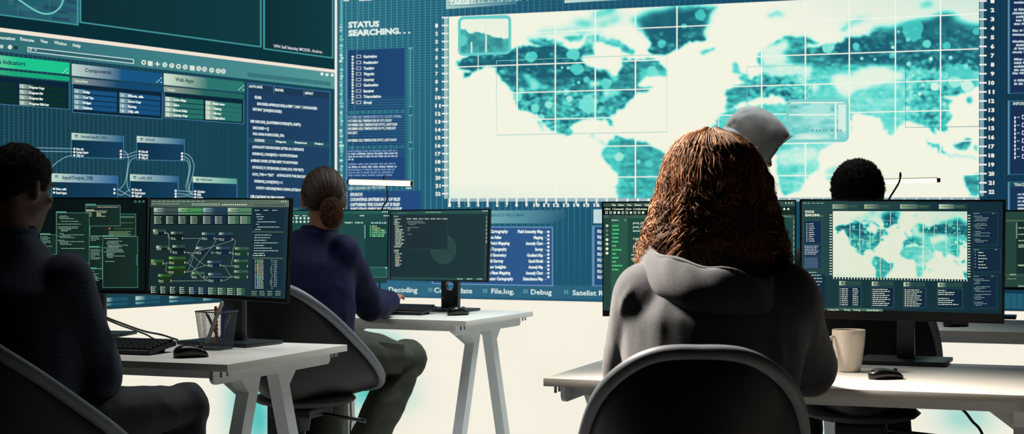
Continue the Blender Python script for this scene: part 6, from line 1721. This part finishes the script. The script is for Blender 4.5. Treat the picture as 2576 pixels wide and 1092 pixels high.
# curls
HC = hair_mat('hair_auburn', .6, .2)
st = Strands(); rr = random.Random(21); rnp = np.random.default_rng(4)
zz = [1.384, 1.372, 1.348, 1.31, 1.265, 1.215, 1.165, 1.12, 1.08, 1.03]
ax_ = [.016, .060, .088, .110, .125, .136, .146, .158, .166, .166]
by_ = [.012, .060, .098, .118, .130, .134, .134, .136, .132, .128]
cxs = [.474, .474, .476, .480, .484, .484, .482, .482, .482, .482]
cyy = 3.79
def hprof(z):
    z_ = np.array(zz)[::-1]
    return np.interp(z, z_, np.array(ax_)[::-1]), np.interp(z, z_, np.array(by_)[::-1]), np.interp(z, z_, np.array(cxs)[::-1])
ANG = []
def acol(t):
    return lin(tuple(a + (b - a) * t for a, b in zip((46, 30, 20), (166, 112, 68))))
zz_lo = 1.03
for q_ in range(560):
    th0 = rr.uniform(0, 2 * math.pi)      # 0 = to the front (away from the camera), pi = behind
    if math.cos(th0) > .55: continue
    k0 = .78 + .25 * rr.random() ** .55
    back = max(0, -math.cos(th0)); sidef = abs(math.sin(th0))
    z0c = 1.384 - rr.random() ** 1.4 * .12
    z1c = 1.085 + .015 * back - rr.uniform(-.05, .02) - .075 * (sidef > .5) * rr.random()
    fq = rr.uniform(2.4, 5.2); ph = rr.uniform(0, 6.28); A = rr.uniform(.5, 1.5); tint = min(1, max(0, rr.gauss(.42, .2))); drift = rr.gauss(0, .16)
    turn = rr.choice([-1, 1])
    for k in range(11):
        n = 34; T = np.linspace(0, 1, n); z = z0c + rr.uniform(-.006, .006) + (z1c + rr.gauss(0, .012) - z0c) * T
        a_, b_, c_ = hprof(z)
        amp = (.0012 + .0165 * T ** 1.5) * A * rr.uniform(.8, 1.15)
        th = th0 + rr.gauss(0, .10) * (1 - .6 * T) + (drift + mnoise.noise(V((th0 * 2.2, 1.3, 0))) * .25) * T
        wob = k0 + rr.gauss(0, .022) + .045 * mnoise.noise(V((th0 * 3, 4, 0))) * T
        p2 = ph + rr.gauss(0, .5); w_ = T * fq * 6.28 * (.6 + .4 * T)
        x = c_ + a_ * wob * np.sin(th) + amp * np.cos(w_ + p2)
        y = cyy + b_ * wob * np.cos(th) + amp * np.sin(w_ + p2) * turn
        zc = z + amp * .6 * np.sin(w_ * 1.0 + p2 * 1.3)
        st.add(np.stack([x, y, zc], 1), rr.uniform(.0009, .0016), acol(min(1, max(0, tint + rr.gauss(0, .1)))))
for k in range(760):      # ringlets at the ends and flyaways
    th = rr.choice([rr.uniform(1.0, 2.2), rr.uniform(4.1, 5.3), rr.uniform(2.2, 4.1)]); z0 = rr.uniform(1.06, 1.30); a_, b_, c_ = hprof(z0); n = 22; T = np.linspace(0, 1, n)
    L = rr.uniform(.05, .12); amp = rr.uniform(.006, .014) * (T ** .5); ph = rr.uniform(0, 6.28); fq = rr.uniform(1.2, 2.6); o = .96 + .22 * T * rr.random()
    x = c_ + a_ * o * math.sin(th) + amp * np.cos(T * fq * 6.28 + ph); y = cyy + b_ * o * math.cos(th) + amp * np.sin(T * fq * 6.28 + ph); zc = z0 - L * T
    st.add(np.stack([x, y, zc], 1), rr.uniform(.0005, .0011), acol(min(1, max(0, rr.gauss(.6, .2)))))
for k in range(1700):     # frizz over the locks
    th = rr.uniform(.95, 5.33); z0 = rr.uniform(1.10, 1.383); a_, b_, c_ = hprof(z0); n = 20; T = np.linspace(0, 1, n); L = rr.uniform(.05, .16); z = np.maximum(z0 - L * T, 1.02)
    a_, b_, c_ = hprof(z); o = rr.uniform(.97, 1.05) + .05 * T * rr.random(); amp = rr.uniform(.003, .010) * (.3 + .7 * T); ph = rr.uniform(0, 6.28); fq = rr.uniform(1.0, 2.4); d_ = rr.gauss(0, .25) * T
    x = c_ + a_ * o * np.sin(th + d_) + amp * np.cos(T * fq * 6.28 + ph); y = cyy + b_ * o * np.cos(th + d_) + amp * np.sin(T * fq * 6.28 + ph)
    st.add(np.stack([x, y, z], 1), rr.uniform(.0004, .0008), acol(min(1, max(0, rr.gauss(.62, .2)))))
for k in range(260):
    th = rr.uniform(1.0, 5.3); z0 = rr.uniform(1.2, 1.38); a_, b_, c_ = hprof(z0); n = 12; T = np.linspace(0, 1, n); L = rr.uniform(.03, .08); ph = rr.uniform(0, 6)
    x = c_ + (a_ + .018 * T) * math.sin(th) + .006 * np.sin(T * 4 + ph); y = cyy + (b_ + .016 * T) * math.cos(th) + .006 * np.cos(T * 5 + ph); zc = z0 + .012 * np.sin(T * 3.0) - L * T * .7
    st.add(np.stack([x, y, zc], 1), .0004, acol(.7))
mb = MB()
rings = []
for z in np.linspace(1.376, 1.06, 16):
    a_, b_, c_ = hprof(z); k = .86 if z > 1.1 else .80
    rings.append((V((float(c_), cyy - .012, z)), V((float(a_) * k, 0, 0)), V((0, float(b_) * k * .92, 0))))
mb.loft(rings, 40)
for i, p in enumerate(mb.v):
    q = V(p); w_ = mnoise.noise(q * 24) * .010 + mnoise.noise(V((q.x * 60, q.y * 60, q.z * 12))) * .007; dv = V((q.x - .48, q.y - cyy, 0)).normalized(); mb.v[i] = tuple(q + dv * w_)
mb.c += [lin((44, 26, 17))] * len(mb.v)
st.into(mb); mb.build('hair', HC, rt, smooth=True)

# --- hooded person leaning over, in front of the map
f, r = yawv(76)
pit = R(33); hf = (f * math.cos(pit) - V((0, 0, 1)) * math.sin(pit)).normalized(); hr = r; hu = hr.cross(hf).normalized()
J = dict(f=f, r=r, head=V((.968, 6.40, 1.470)), hf=hf, hr=hr, hu=hu, neck=V((.815, 6.405, 1.385)), pel=V((.64, 6.43, .93)),
    shR=V((.775, 6.24, 1.28)), shL=V((.735, 6.575, 1.28)), elR=V((.90, 6.17, 1.04)), elL=V((.86, 6.62, 1.04)), wrR=V((1.05, 6.38, .865)), wrL=V((1.02, 6.66, .865)),
    hdR=V((.75, .15, -.35)), hdL=V((.75, .0, -.35)), hipR=V((.645, 6.33, .90)), hipL=V((.63, 6.53, .90)), knR=V((.68, 6.32, .50)), knL=V((.66, 6.55, .50)), anR=V((.62, 6.32, .10)), anL=V((.60, 6.55, .10)))
rt = person('person in a grey hoodie with the hood up, standing bent over before the map', J, SK_light, M_hood2, M_jeans, M_shoe, vox=.006, g_top=.03, g_arm=.022, hem=.08, top_name='hoodie', seed=13)
M = frame_m(hr, hf, hu); c = J['head']
mb = MB(); vs = []; fs = []; NA, NB = 48, 26
for i in range(NB + 1):          # from the opening round the face back to the crown
    t = i / NB; th = R(52) + (math.pi - R(52)) * t
    for j in range(NA):
        a = 2 * math.pi * j / NA; d = V((math.sin(th) * math.cos(a), math.cos(th), math.sin(th) * math.sin(a)))
        k = 1 + .05 * mnoise.noise(d * 2.2 + V((3, 0, 0))) + .03 * mnoise.noise(d * 5)
        peak = max(0, d.z) ** 2 * max(0, .35 - t) * .16
        p = V((d.x * .104 * k, d.y * .128 * k - .004 + peak * 1.3, d.z * .124 * k + .014 + max(0, -d.y) * .012))
        if d.z < -.3 and t > .25: p = p + V((0, -.03 * (-d.z - .3), -.05 * (-d.z - .3)))
        vs.append(c + M @ p)
for i in range(NB):
    for j in range(NA): fs.append((i * NA + j, i * NA + (j + 1) % NA, (i + 1) * NA + (j + 1) % NA, (i + 1) * NA + j))
mb.add(vs, fs); hd = mb.build('hood', M_hood2, rt, smooth=True); sd = hd.modifiers.new('thickness', 'SOLIDIFY'); sd.thickness = .008; sd.offset = -1
mb = MB(); mb.tube([vs[j % NA] for j in range(NA + 1)], .0052, 8); mb.build('hood_hem', M_hood2, hd, smooth=True)
mb = MB(); a_ = c - hu * .08 - hf * .07; mb.limb([c - hf * .05 - hu * .05, a_, J['neck'] + V((0, 0, .01)), (J['shR'] + J['shL']) / 2 + V((-.02, 0, .03))], [.088, .09, .095, .10], 16)
put(remeshed(mb, .009, 8, lambda me: folds(me, .006, 14, 4)), 'hood_drape', M_hood2, rt)
Mb = mat('beard_dark', (34, 24, 20), .8)
mb = MB()
for k in range(1500):
    a = rr.uniform(-1, 1); y0 = rr.uniform(0, 1)
    p = V((math.sin(a * 1.35) * .056, .030 + math.cos(a * 1.35) * .048 * (1 - .1 * y0), -.068 - .052 * y0 * (1 - .4 * abs(a))))
    if abs(a) < .25 and -.088 < p.z: continue
    q = c + M @ p; dv = (M @ V((p.x * .6, .03, -.05))).normalized(); e = dv.orthogonal().normalized() * .0006; tip = q + dv * .012
    b = len(mb.v); q2 = dv.cross(e); mb.v += [tuple(q - e), tuple(q + e), tuple(q + q2), tuple(tip)]; mb.f += [(b, b + 1, b + 3), (b + 1, b + 2, b + 3), (b + 2, b, b + 3)]
mb.build('beard', Mb, rt)
for k in (-1, 1):
    mb = MB(); mb.sphere(c + M @ V((.031 * k, .077, .002)), .011, 12, 8); mb.build('eye', mat('eye_dark', (40, 32, 28), .2), rt, smooth=True)
    mb = MB(); mb.tube([c + M @ V((.014 * k, .096, .021)), c + M @ V((.032 * k, .093, .028)), c + M @ V((.05 * k, .078, .022))], [.004, .0048, .002], 6); mb.build('eyebrow', Mb, rt, smooth=True)

# --- short haired person behind the map monitor
f, r = yawv(14); hf, hr = yawv(16)
hf = (hf - V((0, 0, .12))).normalized(); hu = hr.cross(hf)
J = dict(f=f, r=r, head=V((1.222, 5.62, 1.255)), hf=hf, hr=hr, hu=hu, neck=V((1.222, 5.585, 1.11)), pel=V((1.185, 5.43, .64)),
    shR=V((1.39, 5.50, 1.01)), shL=V((1.05, 5.58, 1.01)), elR=V((1.468, 5.74, .775)), elL=V((1.02, 5.83, .79)), wrR=V((1.375, 6.03, .785)), wrL=V((1.13, 6.07, .79)),
    hipR=V((1.275, 5.47, .665)), hipL=V((1.10, 5.51, .665)), knR=V((1.365, 5.87, .625)), knL=V((1.06, 5.90, .645)), anR=V((1.385, 5.66, .10)), anL=V((1.035, 5.60, .10)))
rt = person('person with very short curly black hair behind the monitor with the small map', J, SK_dark, M_dark, M_blackp, M_shoe, g_leg=.022, seed=17)
cap_hair('hair', J['head'], hr, hf, hu, mat('hair_short_curls', (24, 17, 14), .8, spec=.3), rt, 1.15, seed=6, nfuzz=14000, flen=.008, rough=.006, freq=90, back=-.75, side=.05, fr=.0009, vol=(1.02, 1.02, .93))
# ------------------------------------------------------------------ camera, world, light
cam = bpy.data.cameras.new('camera'); co = bpy.data.objects.new('camera', cam); COL.objects.link(co)
co.location = (0, 0, CAMZ); co.rotation_euler = (R(90), 0, 0)
cam.sensor_width = 36; cam.lens = 36 * F / W; cam.shift_y = -(H / 2 - HOR) / W
cam.clip_start = 0.05; cam.clip_end = 60
cam.dof.use_dof = True; cam.dof.focus_distance = 4.9; cam.dof.aperture_fstop = 7.0
SC.camera = co
w = bpy.data.worlds.new('world'); SC.world = w; w.use_nodes = True
w.node_tree.nodes['Background'].inputs['Color'].default_value = (0.02, 0.03, 0.035, 1); w.node_tree.nodes['Background'].inputs['Strength'].default_value = 0.1
def area(name, loc, aim, size, power, col, spread=180, sy=None):
    l = bpy.data.lights.new(name, 'AREA'); l.shape = 'RECTANGLE'; l.size = size; l.size_y = sy or size; l.energy = power; l.color = col; l.spread = R(spread)
    o = bpy.data.objects.new(name, l); COL.objects.link(o); o.location = loc
    o.rotation_euler = (V(aim) - V(loc)).to_track_quat('-Z', 'Y').to_euler()
    return o
area('key_light', (-0.85, 4.45, 2.6), (0.42, 3.80, 1.1), 0.35, 24, (1.0, 0.88, 0.76), 40)
area('overhead_fill', (-0.4, 5.6, 3.4), (-0.4, 5.6, 0), 2.6, 16, (1.0, 0.98, 0.94), 75, 1.6)  # added unseen fill that brightens the desk tops
area('overhead_fill', (0.9, 7.2, 3.3), (-0.1, 6.5, 0.6), 1.2, 18, (0.9, 1.0, 1.0), 80, 0.4)  # added unseen fill near the corner, brightens the middle desk
SC.view_settings.view_transform = 'Standard'; SC.view_settings.look = 'None'; SC.view_settings.gamma = 1.0; SC.view_settings.exposure = 0.0
SC.view_settings.use_curve_mapping = False
SC.cycles.use_denoising = True
SC.cycles.max_bounces = 6
